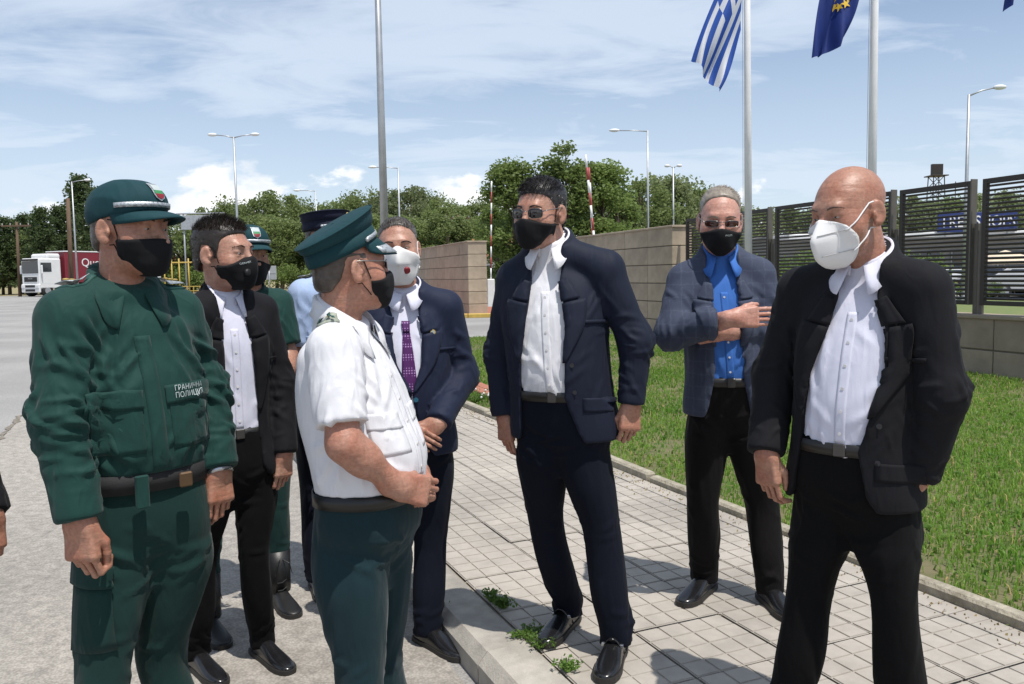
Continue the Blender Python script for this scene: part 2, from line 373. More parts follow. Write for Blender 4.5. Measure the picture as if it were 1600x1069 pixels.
# ---- slatted fence panels on the low wall
def fence_panel(pa, pb, label, ztop_px):
    ka, za = onL(*pa); kb, zb = onL(*pb); L = abs(ka-kb); z1 = 0.5*(za+zb); P = LP+LD*ka
    r = empty('slat_fence', (float(P[0]), float(P[1]), 0.0), math.atan2(-LD[1], -LD[0])); tag(r, label, 'fence', 'brown slatted fence panels on the low wall')
    zb0 = 1.02; ht = z1-zb0
    MB().bbox((.035, 0, zb0+ht/2), (.07, .06, ht), .004).build('frame_post', M_brown, r)
    MB().bbox((L-.035, 0, zb0+ht/2), (.07, .06, ht), .004).build('frame_post', M_brown, r)
    MB().bbox((L+.012, -.0, zb0+ht/2+.01), (.022, .11, ht+.02), .003).build('edge_strip', M_bronze, r)
    MB().bbox((L/2, 0, z1-.035), (L-.142, .06, .07), .004).build('top_rail', M_brown, r)
    MB().bbox((L/2, 0, zb0+.03), (L-.142, .06, .06), .004).build('bottom_rail', M_brown, r)
    n = 26; sm = MB().box((0, 0, 0), (L-.142, .05, .026)).mesh('slat'); sm.materials.append(M_brown)
    for k in range(n):
        o = bpy.data.objects.new('slat', sm); COL.objects.link(o); o.parent = r; o.location = (L/2, 0, zb0+.06+(ht-.13)*(k+.5)/n); o.rotation_euler = (R_(12), 0, 0)
    for q in (L+.07, L+.16):
        MB().bbox((q, .02, 0.88+ (z1-1.0)*.36), (.055, .055, (z1-1.0)*.74), .004).build('support_post', M_bronze, r)
    return r
fence_panel((1073, 341), (1203, 327), 'brown slatted fence panel next to the tall stone wall', 0)
fence_panel((1213, 322), (1396, 300), 'brown slatted fence panel behind the bald man', 0)
fence_panel((1408, 297), (1521, 283), 'brown slatted fence panel with the left half of the shop sign behind it', 0)
fence_panel((1538, 279), (1680, 262), 'brown slatted fence panel with parked cars and the end of the shop sign behind it', 0)

# ---- lamps and poles
def lamp(px, ytop, Y, h, label, arms, rb=.09, rt=.05, heads=.55):
    p = atY(px, ytop, Y); z0 = gz(Y); 
    r = empty('street_lamp', (float(p[0]), Y, z0)); tag(r, label, 'street lamp', 'street lamps'); H = float(p[2])-z0
    MB().tube([(0, 0, 0), (0, 0, H)], [rb, rt], 10).build('pole', M_steel, r, True)
    MB().bbox((0, 0, .15), (.4, .4, .3), .03).build('base', M_steel, r)
    for (dx, dz) in arms:
        s = 1 if dx > 0 else -1
        MB().tube([(0, 0, H-.05), (dx*.5, 0, H+dz*.6), (dx, 0, H+dz)], [.035, .03, .028], 8).build('arm', M_steel, r, True)
        hd = MB(); hd.sphere((dx+s*heads*.45, 0, H+dz+.02), (heads*.55, .17, .10), 12, 6).build('lamp_head', M_white, r, True)
    return r
lamp(365, 214, 48.7, 10, 'tall twin armed street lamp behind the young man in black suit', [(-1.0, .12), (1.0, .1)], heads=.5)
lamp(622, 262, 62, 10, 'single arm street lamp beyond the thick grey pole', [(-1.6, .05)], heads=.6)
lamp(493, 298, 80, 10, 'far single arm street lamp over the green trees', [(-1.5, .03)], heads=.6)
lamp(112, 284, 66, 10, 'street lamp before the pine trees with its arm to the right', [(1.0, .1)], heads=.5)
lamp(1012, 204, 50, 10, 'tall single arm street lamp above the tall stone wall', [(-1.7, .02)], heads=.6)
lamp(1052, 262, 56, 8, 'small twin headed street lamp near the flagpole', [(-.25, .1), (.25, .1)], heads=.35)
lamp(1514, 148, 34, 8.5, 'street lamp behind the slatted fence with its arm rising', [(1.0, .25)], heads=.5, rb=.10, rt=.05)
p = atY(606, 532, 20); pt = atY(590, 0, 20)
r = empty('lamp_mast', (float(p[0]), 20, 0)); tag(r, 'thick grey steel mast rising behind the man with white mask and purple tie', 'pole')
MB().tube([(0, 0, 0), (float((pt[0]-p[0])*1.0)*.6, 0, 11.5)], [.11, .055], 12).build('pole', M_steel, r, True); MB().bbox((0, 0, .02), (.4, .4, .04), .01).build('base_plate', M_steel, r)
MB().bbox((0, -.1, 1.0), (.1, .04, .4), .01).build('hatch', M_steel, r)
def wood_pole(px, yt, Y, label, cross=True, r0=.15):
    p = atY(px, yt, Y); r = empty('utility_pole', (float(p[0]), Y, gz(Y))); tag(r, label, 'pole'); H = float(p[2])-gz(Y)
    MB().tube([(0, 0, 0), (.1, 0, H)], [r0, r0*.7], 8).build('pole', M_wood, r, True)
    if cross:
        MB().bbox((.1, -.12, H-.35), (2.6, .12, .14), .01).build('crossarm', M_wood, r)
        for x in (-1.1, -.4, .5, 1.2): MB().tube([(x, -.12, H-.3), (x, -.12, H-.1)], .05, 6).build('insulator', M_grey, r)
    return r
wood_pole(24, 347, 74, 'dark wooden utility pole with crossarm beside the truck'); wood_pole(104, 310, 70, 'bare brown wooden pole before the pine trees', False, .22)
wood_pole(714, 336, 85, 'wooden utility pole among trees behind the beige wall')

# raised barrier arms
def boom(p0, p1, Y, label, n, m0, w=.05):
    a = atY(*p0, Y); b = atY(*p1, Y); r = empty('barrier_arm', (float(a[0]), Y, 0)); tag(r, label, 'barrier')
    d = (b-a); 
    for k in range(n):
        q0 = a+d*(k/n)-np.array([a[0], Y, 0]); q1 = a+d*((k+1)/n)-np.array([a[0], Y, 0])
        MB().tube([tuple(q0), tuple(q1)], w, 8).build('band', M_white if (k+m0) % 2 == 0 else M_redp, r, True)
    MB().bbox((0, 0, max(.5, a[2]/2)), (.35, .35, max(1.0, a[2])), .03).build('barrier_post', M_white, r)
    return r
boom((767, 436), (768, 283), 40, 'raised white and red barrier arm beside the red roofed house', 9, 0, .035)
boom((929, 380), (915, 242), 30, 'raised red and white barrier arm over the tall stone wall', 7, 0, .042)
boom((927, 380), (920, 262), 30.5, 'raised mostly red barrier arm next to the longer barrier arm', 5, 1, .045)

# ---- house with red roof
def house(px0, px1, Y, zw, zr, label):
    a = atY(px0, 430, Y); b = atY(px1, 430, Y); w = b[0]-a[0]; r = empty('house', (float((a[0]+b[0])/2), Y, gz(Y))); tag(r, label, 'house')
    MB().box((0, 3.5, zw/2), (w, 7, zw)).build('wall', M_plaster, r)
    rf = MB(); x = w/2+.5
    rf.add([(-x, -.6, zw-.1), (x, -.6, zw-.1), (x, 3.5, zr), (-x, 3.5, zr), (-x, 7.6, zw-.1), (x, 7.6, zw-.1)], [(0, 1, 2, 3), (3, 2, 5, 4), (0, 3, 4), (1, 5, 2)])
    ro = rf.build('roof', M_rtile, r, solid=-.12)
    MB().bbox((-w/2+1.6, 1.6, zr+.1), (.55, .55, 1.6), .02).build('chimney', M_rtile, r)
    for k in range(3):
        f = MB().bbox((-w/2+.8+k*2.4, -.03, zw*.55), (1.2, .1, 1.1), .02).build('window', M_white, r); MB().box((-w/2+.8+k*2.4, -.085, zw*.55), (1.0, .03, .9)).build('pane', M_glassd, f)
    return r
house(745, 900, 72, 2.9, 4.5, 'red tiled house with brick chimney seen through the gateway')

# ---- shop building behind the fence
B0 = atY(1448, 417, 52); B1 = atY(1700, 417, 52); bw = float(B1[0]-B0[0])
r = empty('shop_building', (float(B0[0]), 52, gz(52))); tag(r, 'low grey duty free shop with blue lettered sign behind the fence', 'shop building')
MB().box((bw/2-4, 4, 1.7), (bw+10, 7.6, 3.4)).build('wall', M_grey, r)
MB().bbox((bw/2-4, -1.0, 3.35), (bw+11, 3.4, .3), .03).build('canopy', M_white, r)
MB().bbox((bw/2-4, 4, 3.5), (bw+10.4, 8, .25), .03).build('roof', M_grey, r)
for k in range(7):
    f = MB().bbox((-6+k*2.9, .16, 1.5), (2.3, .1, 2.0), .02).build('window', M_steel, r); MB().box((-6+k*2.9, .10, 1.5), (2.1, .03, 1.8)).build('pane', M_glassd, f)
for k in range(6): MB().tube([(-7+k*4.2, -2.4, 0), (-7+k*4.2, -2.4, 3.2)], .12, 8).build('column', M_white, r, True)
s0 = atY(1465, 347, 49.2); s1 = atY(1589, 347, 49.2)
M_sign = mat('sign_blue', (0.015, 0.032, 0.15), 0.5, 0.05, 3)
sg = empty('shop_sign', (float((s0[0]+s1[0])/2), 49.2, float((s0[2]+s1[2])/2))); tag(sg, 'blue sign with white FREE SHOPS letters on the shop canopy', 'sign')
sw = float(s1[0]-s0[0])
MB().bbox((0, 0, 0), (sw, .12, 1.15), .02).build('board', M_sign, sg)
tm = text_mesh('FREE SHOPS', 0.95, .02); xs = [v.co.x for v in tm.vertices]; k_ = (sw-.45)/(max(xs)-min(xs))
lo_ = mkobj('lettering', tm, M_white, sg); lo_.rotation_euler = (R_(90), 0, 0); lo_.location = (0.05, -.085, 0); lo_.scale = (k_, 1.0, 1)
for q in (-sw/2+.5, sw/2-.5): MB().box((q, .1, -.56), (.1, .08, .5)).build('bracket', M_steel, sg)
M_awn = mat('cream_canvas', (0.62, 0.52, 0.38), 0.8, 0.06, 3)
def parasol(px, Y, label):
    p = atY(px, 417, Y); r = empty('parasol', (float(p[0]), Y, gz(Y))); tag(r, label, 'parasol')
    MB().tube([(0, 0, 0), (0, 0, 2.3)], .04, 8).build('pole', M_white, r, True)
    m_ = MB(); rows = [[(0.02*math.cos(a), .02*math.sin(a), 2.35) for a in np.linspace(0, 2*math.pi, 9)[:-1]], [(2.0*math.cos(a), 1.7*math.sin(a), 1.75) for a in np.linspace(0, 2*math.pi, 9)[:-1]], [(2.0*math.cos(a), 1.7*math.sin(a), 1.6) for a in np.linspace(0, 2*math.pi, 9)[:-1]]]
    m_.grid(rows, True).build('canopy', M_awn, r, solid=.02)
parasol(1570, 45, 'cream parasol beside the parked cars behind the fence')
parasol(1660, 46, 'cream parasol near the far end of the shop')
# parked cars
def car(px, Y, col, label, yaw=R_(80)):
    p = atY(px, 450, Y); r = empty('parked_car', (float(p[0]), Y, gz(Y)), yaw); tag(r, label, 'car', 'cars parked before the shop')
    m_ = mat('car_'+col[0], col[1], 0.25, 0.03, 1, coat=.6)
    prof = [(-.0, -2.1, .35), (0, -2.12, .75), (0, -1.2, .92), (0, -.5, 1.42), (0, 1.1, 1.45), (0, 1.9, 1.0), (0, 2.1, .9), (0, 2.1, .35)]
    rows = []
    for x, s in ((-.86, .96), (-.82, 1), (.82, 1), (.86, .96)): rows.append([(x*(0.86 if q[2] > 1.1 else 1), q[1]*s, .3+(q[2]-.3)*s) for q in prof])
    b = MB(); b.grid(rows); n = len(prof); b.f.append(tuple(range(n))); b.f.append(tuple(range(4*n-1, 3*n-1, -1))); b.build('body', m_, r, False, bevel=.03)
    for s in (-1, 1):
        w = MB(); w.add([(s*.835, -.95, .98), (s*.75, -.42, 1.36), (s*.75, .95, 1.38), (s*.83, 1.5, 1.02)], [(0, 1, 2, 3)]).build('side_window', M_glassd, r, solid=.03*s)
    MB().add([(-.7, -1.17, .97), (.7, -1.17, .97), (.62, -.58, 1.38), (-.62, -.58, 1.38)], [(0, 1, 2, 3)]).build('windscreen', M_glassd, r, solid=.03)
    MB().add([(-.62, 1.16, 1.41), (.62, 1.16, 1.41), (.7, 1.85, 1.05), (-.7, 1.85, 1.05)], [(0, 1, 2, 3)]).build('rear_window', M_glassd, r, solid=.03)
    for s in (-1, 1):
        for y in (-1.35, 1.3):
            t = MB().tube([(s*.70, y, .32), (s*.88, y, .32)], .32, 16).build('tyre', M_black, r, True); MB().tube([(s*.885, y, .32), (s*.895, y, .32)], .19, 12).build('rim', M_steel, t)
        MB().bbox((s*.6, -2.11, .68), (.36, .06, .14), .02).build('headlight', M_white, r); MB().bbox((s*.65, 2.1, .8), (.3, .05, .14), .02).build('tail_light', M_redp, r)
car(1560, 41, ('dark', (.02, .022, .035)), 'dark parked car beside the cream parasol'); car(1604, 40.2, ('silver', (.45, .45, .46)), 'silver parked car behind the fence'); car(1640, 43, ('red', (.3, .03, .03)), 'red parked car behind the fence')
car(1496, 42, ('white', (.7, .7, .7)), 'white parked car under the left half of the shop sign')
mb = MB(); mb.grid([[(8, 22, .02), (40, 22, .02)], [(8, 38, .03), (40, 38, .03)]]); kind(mb.build('far_lawn', M_meadow)); 
# lattice tower
tp = atY(1463, 272, 95); r = empty('lattice_tower', (float(tp[0]), 95, .32)); tag(r, 'dark lattice floodlight tower rising behind the slatted fence', 'tower'); H = float(tp[2])-.6
for sx in (-1, 1):
    for sy in (-1, 1): MB().tube([(sx*.95, sy*.95, 0), (sx*.6, sy*.6, H)], .06, 5).build('leg', M_brown, r)
for k in range(9):
    z0, z1 = H*k/9, H*(k+1)/9; a, b = .95-.35*k/9, .95-.35*(k+1)/9
    for sy in (-1, 1): MB().tube([(-a, sy*a, z0), (b, sy*b, z1)], .04, 5).build('brace', M_brown, r); MB().tube([(a, sy*a, z0), (-b, sy*b, z1)], .04, 5).build('brace', M_brown, r)
MB().bbox((0, 0, H+.05), (1.9, 1.9, .12), .02).build('platform', M_brown, r); MB().bbox((-.1, -.3, H+.75), (1.2, .5, 1.2), .03).build('floodlight', M_brown, r)
MB().tube([(2.2, 0, H-.6), (2.2, 0, .2)], .05, 6).build('cable_post', M_brown, r); MB().tube([(.7, 0, H-1.6), (2.2, 0, H-1.6)], .04, 6).build('link', M_brown, r)

# ---- yellow portal, sign and bin, overhead panel on the left
def yel(px, Y):
    p = atY(px, 440, Y); return np.array([p[0], Y, gz(Y)])
q = yel(262, 62); r = empty('height_gate', tuple(q)); tag(r, 'yellow tubular height gate behind the officer in green uniform', 'gate')
MB().tube([(-2.1, 0, 0), (-2.1, 0, 2.4), (-1.9, 0, 3.0), (-1.4, 0, 3.4)], .06, 8).build('arch', M_yellow, r, True)
MB().tube([(-2.6, 0, 2.6), (3.6, 0, 2.6)], .05, 8).build('crossbar', M_yellow, r, True)
for x in (-.2, .35, .9, 1.6): MB().tube([(x, 0, 0), (x, 0, 2.6+.3*(x > .3))], .05, 8).build('upright', M_yellow, r, True)
MB().bbox((-.75, .2, 1.4), (.28, .28, 2.8), .03).build('gate_column', M_white, r)
fr = empty('yellow_railing', tuple(yel(300, 66))); tag(fr, 'low yellow railing at the roadside behind the height gate', 'railing')
for k in range(12): MB().tube([(-2.4+k*.5, 0, 0), (-2.4+k*.5, 0, .75)], .035, 6).build('post', M_yellow, fr)
for z in (.4, .75): MB().tube([(-2.4, 0, z), (3.1, 0, z)], .03, 6).build('rail', M_yellow, fr)
q = yel(318, 76); r = empty('overhead_sign', tuple(q)); tag(r, 'grey overhead road sign seen from behind above the young man', 'sign')
MB().bbox((0, 0, 6.4), (3.6, .12, 1.3), .03).build('panel', M_steel, r); MB().tube([(-2.2, 0, 7.2), (2.2, 0, 7.2)], .07, 8).build('beam', M_steel, r)
for x in (-1.6, 1.6): MB().tube([(x, .15, 0), (x, .15, 7.2)], .08, 8).build('post', M_steel, r, True)
q = yel(421, 58); r = empty('road_sign', tuple(q)); tag(r, 'grey back of a square road sign on a post', 'sign')
MB().tube([(0, 0, 0), (0, 0, 2.2)], .045, 8).build('post', M_steel, r, True); MB().bbox((0, .06, 1.75), (1.0, .03, .95), .01).build('panel', M_steel, r); MB().bbox((0, .03, 1.75), (.9, .03, .05), .005).build('stiffener', M_steel, r)
b_ = empty('litter_bin', (q[0]+.02, q[1]-.45, q[2])); tag(b_, 'grey litter bin with black rim under the square road sign', 'bin')
MB().tube([(0, 0, 0), (0, 0, .62)], [.22, .27], 12).build('bucket', M_steel, b_, True); MB().tube([(0, 0, .6), (0, 0, .74)], [.29, .27], 12).build('rim', M_black, b_, True)
isl = kind(empty('traffic_island')); i0 = np.array([-17.0, 52.0]); 
il = MB(); il.box((0, 0, 0), (.99, .3, .24)); il = il.mesh('kerb_piece'); il.materials.append(M_kerb)
for k in range(30):
    o = bpy.data.objects.new('kerb_piece', il); COL.objects.link(o); o.parent = isl; c = i0+AV*k; o.location = (c[0], c[1], gz(c[1])+.06); o.rotation_euler = (0, 0, TH+R_(90))
mb = MB(); rows = []
for k in range(0, 31, 5):
    c = i0+AV*k; rows.append([(c[0], c[1], gz(c[1])+.14), (c[0]+12, c[1]+2, gz(c[1]+2)+.1)])
mb.grid(rows); mb.f = [tuple(reversed(f)) for f in mb.f]; kind(mb.build('island_grass', M_earth))

# ---- truck
M_tw = mat('truck_white', (0.72, 0.72, 0.71), 0.3, 0.03, 1, coat=.5); M_tr = mat('trailer_red', (0.20, 0.022, 0.035), 0.5, 0.08, .8)
q = yel(66, 74); r = empty('articulated_truck', tuple(q), R_(-26)); tag(r, 'white truck cab pulling a dark red curtain trailer', 'truck')
MB().bbox((0, 0, 2.0), (2.45, 2.1, 2.7), .12).build('cab', M_tw, r); MB().bbox((0, .45, 3.5), (2.3, 1.3, .5), .15).build('roof_fairing', M_tw, r)
MB().bbox((0, -1.06, 2.55), (2.15, .06, 1.05), .03).build('windscreen', M_glassd, r); MB().bbox((0, -1.1, 3.2), (2.2, .28, .16), .03).build('sun_visor', M_black, r)
g_ = MB().bbox((0, -1.07, 1.5), (1.7, .06, .42), .02).build('grille', M_black, r); tm = text_mesh('MAN', .2, .01, space=1.6); lo_ = mkobj('badge', tm, M_steel, g_); lo_.rotation_euler = (R_(90), 0, 0); lo_.location = (0, -1.11, 1.55)
MB().bbox((0, -1.05, .72), (2.45, .2, .75), .06).build('bumper', M_tw, r)
for z in (.55, .9): MB().bbox((0, -1.16, z), (1.3, .03, .2), .01).build('air_intake', M_black, r)
for s in (-1, 1):
    MB().bbox((s*.95, -1.16, .85), (.42, .05, .22), .02).build('headlight', M_white, r); MB().bbox((s*1.42, -.95, 2.35), (.22, .1, .75), .04).build('mirror', M_tw, r)
    d_ = MB().bbox((s*1.215, -.4, 2.1), (.03, 1.2, 2.0), .01).build('door', M_tw, r); MB().bbox((s*1.235, -.42, 2.55), (.03, 1.0, .8), .01).build('side_window', M_glassd, d_)
    for y in (-.35, 3.0):
        t = MB().tube([(s*.85, y, .5), (s*1.22, y, .5)], .5, 18).build('tyre', M_black, r, True); MB().tube([(s*1.225, y, .5), (s*1.24, y, .5)], .28, 12).build('rim', M_steel, t)
    for y in (9.5, 10.8, 12.1): MB().tube([(s*.85, y, .5), (s*1.22, y, .5)], .5, 18).build('tyre', M_black, r, True)
MB().bbox((0, 7.6, 2.55), (2.5, 12.4, 2.75), .04).build('trailer', M_tr, r); MB().bbox((0, 7.6, 3.96), (2.56, 12.5, .1), .02).build('roof_rail', M_white, r); MB().box((0, 7.4, 1.0), (1.0, 12, .3)).build('chassis', M_black, r)
tm = text_mesh('Quehenberger', 1.05, .005, 'LEFT'); lo_ = mkobj('lettering', tm, M_white, r); lo_.rotation_euler = (R_(90), 0, R_(90)); lo_.location = (1.265, 3.0, 2.95)
tm = text_mesh('logistics', .6, .005, 'LEFT'); lo_ = mkobj('lettering', tm, M_white, r); lo_.rotation_euler = (R_(90), 0, R_(90)); lo_.location = (1.265, 5.0, 2.1)

# ---- flagpoles and flags
M_fb = mat('flag_blue', (0.03, 0.10, 0.42), 0.75, 0.05, 3); M_fw = mat('flag_white', (0.72, 0.74, 0.78), 0.75, 0.03, 3); M_eu = mat('eu_blue', (0.012, 0.035, 0.20), 0.75, 0.06, 3); M_gold = mat('flag_gold', (0.65, 0.42, 0.03), 0.7, 0.05, 3)
for m_ in (M_fb, M_fw, M_eu):
    nt = m_.node_tree; b = nt.nodes['Principled BSDF']; tr = nt.nodes.new('ShaderNodeBsdfTranslucent'); ad = nt.nodes.new('ShaderNodeMixShader'); ad.inputs[0].default_value = .35
    src = b.inputs['Base Color'].links[0].from_socket; nt.links.new(src, tr.inputs[0]); nt.links.new(b.outputs[0], ad.inputs[1]); nt.links.new(tr.outputs[0], ad.inputs[2]); nt.links.new(ad.outputs[0], nt.nodes['Material Output'].inputs[0])
def flagpole(px, Y, label, lean=0.0):
    p = atY(px, 420, Y); r = empty('flagpole', (float(p[0]), Y, PZ-.03)); tag(r, label, 'flagpole', 'white flagpoles on the lawn')
    MB().tube([(0, 0, 0), (lean*.5, 0, 4.5), (lean, 0, 9)], [.068, .056, .045], 14).build('pole', M_white, r, True)
    MB().tube([(-.10, -.02, .6), (-.085+lean*.5, -.02, 4.5), (-.07+lean, -.02, 8.9)], .004, 5).build('halyard', M_steel, r); MB().sphere((lean, 0, 9.05), .07).build('finial', M_steel, r, True)
    MB().bbox((0, 0, .03), (.3, .3, .06), .01).build('base_plate', M_steel, r); MB().bbox((-.07, -.04, 1.2), (.04, .05, .14), .006).build('cleat', M_steel, r)
flagpole(1171, 14, 'white flagpole flying the blue and white striped flag', -.10); flagpole(1361, 12.2, 'white flagpole behind the bald head flying the blue flag with gold stars', -.03); flagpole(1640, 10.6, 'white flagpole by the last fence panel flying a dark blue flag', -.02)
def flag(name, Y, h0, h1, f0, f1, label, cat, nu, nv, mats, fn, amp, bulge=(0, 0), stars=False, ph=0.0):
    """hoist corners h0 (top) h1 (bottom), fly corners f0, f1 as directions in the picture at the pole's distance"""
    H0, H1, F0, F1 = [atY(*q, Y) for q in (h0, h1, f0, f1)]; rows = []
    def S(u, v):
        a = H0*(1-v)+H1*v; b = F0*(1-v)+F1*v; p = a*(1-u)+b*u
        p = p+np.array([bulge[0]*math.sin(math.pi*u)*(1-v), 0, bulge[1]*math.sin(math.pi*u)])
        p[1] += amp*(math.sin(v*9+u*3+ph)*(.35+.65*u)+.6*math.sin(v*17-u*5+ph*2)*u); p[0] += amp*.25*math.sin(v*12+u*4+ph)*u
        return p
    for i in range(nu+1): rows.append([tuple(S(i/nu, j/nv)) for j in range(nv+1)])
    m_ = MB(); m_.grid(rows); org = np.array(rows[0][0]); m_.v = [tuple(np.array(q)-org) for q in m_.v]
    me = m_.mesh(name)
    for mm in mats: me.materials.append(mm)
    k = 0
    for i in range(nu):
        for j in range(nv): me.polygons[k].material_index = fn((i+.5)/nu, (j+.5)/nv); k += 1
    r = empty(name, tuple(org)); tag(r, label, cat); o = mkobj('cloth', me, None, r, True)
    if stars:
        for s in range(12):
            a = 2*math.pi*s/12; cu, cv = stars[0]+.16*math.cos(a), stars[1]+.27*math.sin(a); st = MB(); pts = []
            c = S(cu, cv); e = .02; tu = S(cu+e, cv)-c; tv = S(cu, cv+e)-c; tu /= np.linalg.norm(tu); tv -= tu*tu.dot(tv); tv /= np.linalg.norm(tv); nn = np.cross(tu, tv); nn *= -1 if nn[1] > 0 else 1
            if nn[1] > 0: nn = -nn
            for q in range(10):
                rr = .075 if q % 2 == 0 else .03; b = math.pi*2*q/10; pts.append(tuple(c-org+tu*rr*math.cos(b)+tv*rr*math.sin(b)+nn*.012))
            st.poly(pts).build('star', M_gold, r, solid=.004)
    return r
def gr(u, v):
    s = int(v*9) % 2
    if u < .37 and v < 5/9: return 1 if (abs(u-.185) < .037 or abs(v-2.5/9) < .055) else 0
    return s
flag('greek_flag', 13.9, (1160, -92), (1158, 46), (1083, 94), (1122, 146), 'blue and white striped flag hanging folded in the breeze', 'flag', 40, 45, [M_fb, M_fw], gr, .10, (-.12, -.1))
flag('european_flag', 12.1, (1352, -190), (1350, -40), (1266, 94), (1316, 72), 'dark blue flag with a ring of gold stars hanging limp', 'flag', 36, 24, [M_eu], lambda u, v: 0, .09, (-.16, -.05), (.43, .5), 1.2)
flag('blue_flag', 10.5, (1632, -230), (1630, -110), (1572, 17), (1584, -6), 'tip of a dark blue flag hanging above the last fence panel', 'flag', 24, 16, [M_eu], lambda u, v: 0, .07, (-.05, 0))
# ================================================================== TREES
def leaf_mat(name, c1, c2, rough=.55):
    m = mat(name, c1, rough, .2, 0.9, col2=c2, spec=.3, extra=rand_tint(.16))
    nt = m.node_tree; b = nt.nodes['Principled BSDF']; tr = nt.nodes.new('ShaderNodeBsdfTranslucent'); mx = nt.nodes.new('ShaderNodeMixShader'); mx.inputs[0].default_value = .5
    nt.links.new(b.inputs['Base Color'].links[0].from_socket, tr.inputs[0]); nt.links.new(b.outputs[0], mx.inputs[1]); nt.links.new(tr.outputs[0], mx.inputs[2]); nt.links.new(mx.outputs[0], nt.nodes['Material Output'].inputs[0])
    return m
ML_a = leaf_mat('leaves_mid', (0.165, 0.215, 0.070), (0.24, 0.29, 0.11)); ML_b = leaf_mat('leaves_pale', (0.18, 0.225, 0.095), (0.26, 0.29, 0.14)); ML_p = leaf_mat('needles', (0.065, 0.098, 0.036), (0.105, 0.145, 0.054))
ML_pop = leaf_mat('leaves_poplar', (0.15, 0.215, 0.055), (0.225, 0.29, 0.09)); M_bark = mat('bark', (0.10, 0.075, 0.055), .9, .3, 8, stretch=(1, 1, .2)); M_birch = mat('pale_bark', (0.35, 0.32, 0.27), .9, .25, 6)
def leaves(pts, size, r, flat=.0):
    n = len(pts); d = r.normal(size=(n, 3)); d /= np.linalg.norm(d, axis=1)[:, None]; d[:, 2] = d[:, 2]*(1-flat)
    e = r.normal(size=(n, 3)); e -= d*np.sum(d*e, 1)[:, None]; e /= np.linalg.norm(e, axis=1)[:, None]; g = np.cross(d, e); g /= np.linalg.norm(g, axis=1)[:, None]
    s = size*r.uniform(.6, 1.3, n)[:, None]
    V = np.stack([pts-e*s*.5, pts-g*s*.32, pts+e*s*.5, pts+g*s*.32], 1).reshape(-1, 3)
    return V
def tree_meshes(kind_, seed):
    """unit meshes, height 1: crown and trunk"""
    r = np.random.default_rng(seed); C = []; trunk = MB()
    if kind_ == 'broad':
        trunk.tube([(0, 0, 0), (.005, 0, .2), (.015, .01, .45), (0, 0, .75)], [.022, .017, .012, .004], 7)
        for k in range(44):
            z = r.uniform(.22, .95); w = .30*math.sin(math.pi*min(1, max(.08, (z-.12)/.9)))**.6; a = r.uniform(0, 6.28); q = r.uniform(.45, 1)**.5
            c = np.array([w*q*math.cos(a), w*q*math.sin(a), z]); C.append((c, r.uniform(.05, .125)))
            if k % 3 == 0: trunk.tube([(.005, 0, z*.55), tuple(c*np.array([.5, .5, .9])), tuple(c)], [.009, .005, .002], 5)
        n, sz = 190, .031
    elif kind_ == 'poplar':
        trunk.tube([(0, 0, 0), (0, 0, .5), (0, 0, .93)], [.018, .011, .003], 7)
        for k in range(46):
            z = r.uniform(.08, .97); w = .15*math.sin(math.pi*min(1, max(.05, (z-.02)/1.02)))**.55; a = r.uniform(0, 6.28); q = r.uniform(.2, 1)**.5
            c = np.array([w*q*math.cos(a), w*q*math.sin(a), z]); C.append((c, r.uniform(.045, .078)))
            if k % 3 == 0: trunk.tube([(0, 0, z*.75), tuple(c)], [.006, .002], 5)
        n, sz = 230, .022
    elif kind_ == 'pine':
        trunk.tube([(0, 0, 0), (.01, 0, .5), (0, 0, .98)], [.02, .013, .003], 7)
        for k in range(60):
            z = .14+.84*(k/60); w = .26*(1-(z-.1))**.7*r.uniform(.55, 1.1); a = k*2.4+r.uniform(-.4, .4)
            for q in (.45, .8, 1.05):
                C.append((np.array([w*q*math.cos(a), w*q*math.sin(a), z-.03*q]), .036+.02*(1-q*.5)))
            trunk.tube([(0, 0, z), (w*math.cos(a), w*math.sin(a), z-.03)], [.006, .002], 5)
        n, sz = 36, .026
    else:                                                    # bush
        trunk.tube([(0, 0, 0), (.02, 0, .3), (0, .02, .6)], [.03, .02, .008], 6)
        for k in range(16):
            a = r.uniform(0, 6.28); q = r.uniform(.1, .9); z = r.uniform(.2, .85); C.append((np.array([.55*q*math.cos(a), .55*q*math.sin(a), z*(1-.3*q)]), r.uniform(.13, .22)))
        n, sz = 120, .06
    P = []
    for c, rad in C:
        d = r.normal(size=(n, 3)); d /= np.linalg.norm(d, axis=1)[:, None]; rr = rad*(r.uniform(.15, 1.5, n)**.7)[:, None]; P.append(c+d*rr*np.array([1, 1, .8]))
    P = np.concatenate(P); V = leaves(P, sz, r); m = len(P)
    me = bpy.data.meshes.new('crown'); me.from_pydata(V.tolist(), [], np.arange(m*4).reshape(-1, 4).tolist()); me.update()
    return me, trunk.mesh('trunk')
PROTO = {}
for kd, seeds in (('broad', (1, 2, 3)), ('poplar', (4, 5)), ('pine', (6, 7)), ('bush', (8, 9))): PROTO[kd] = [tree_meshes(kd, s) for s in seeds]
CM_CACHE = {}
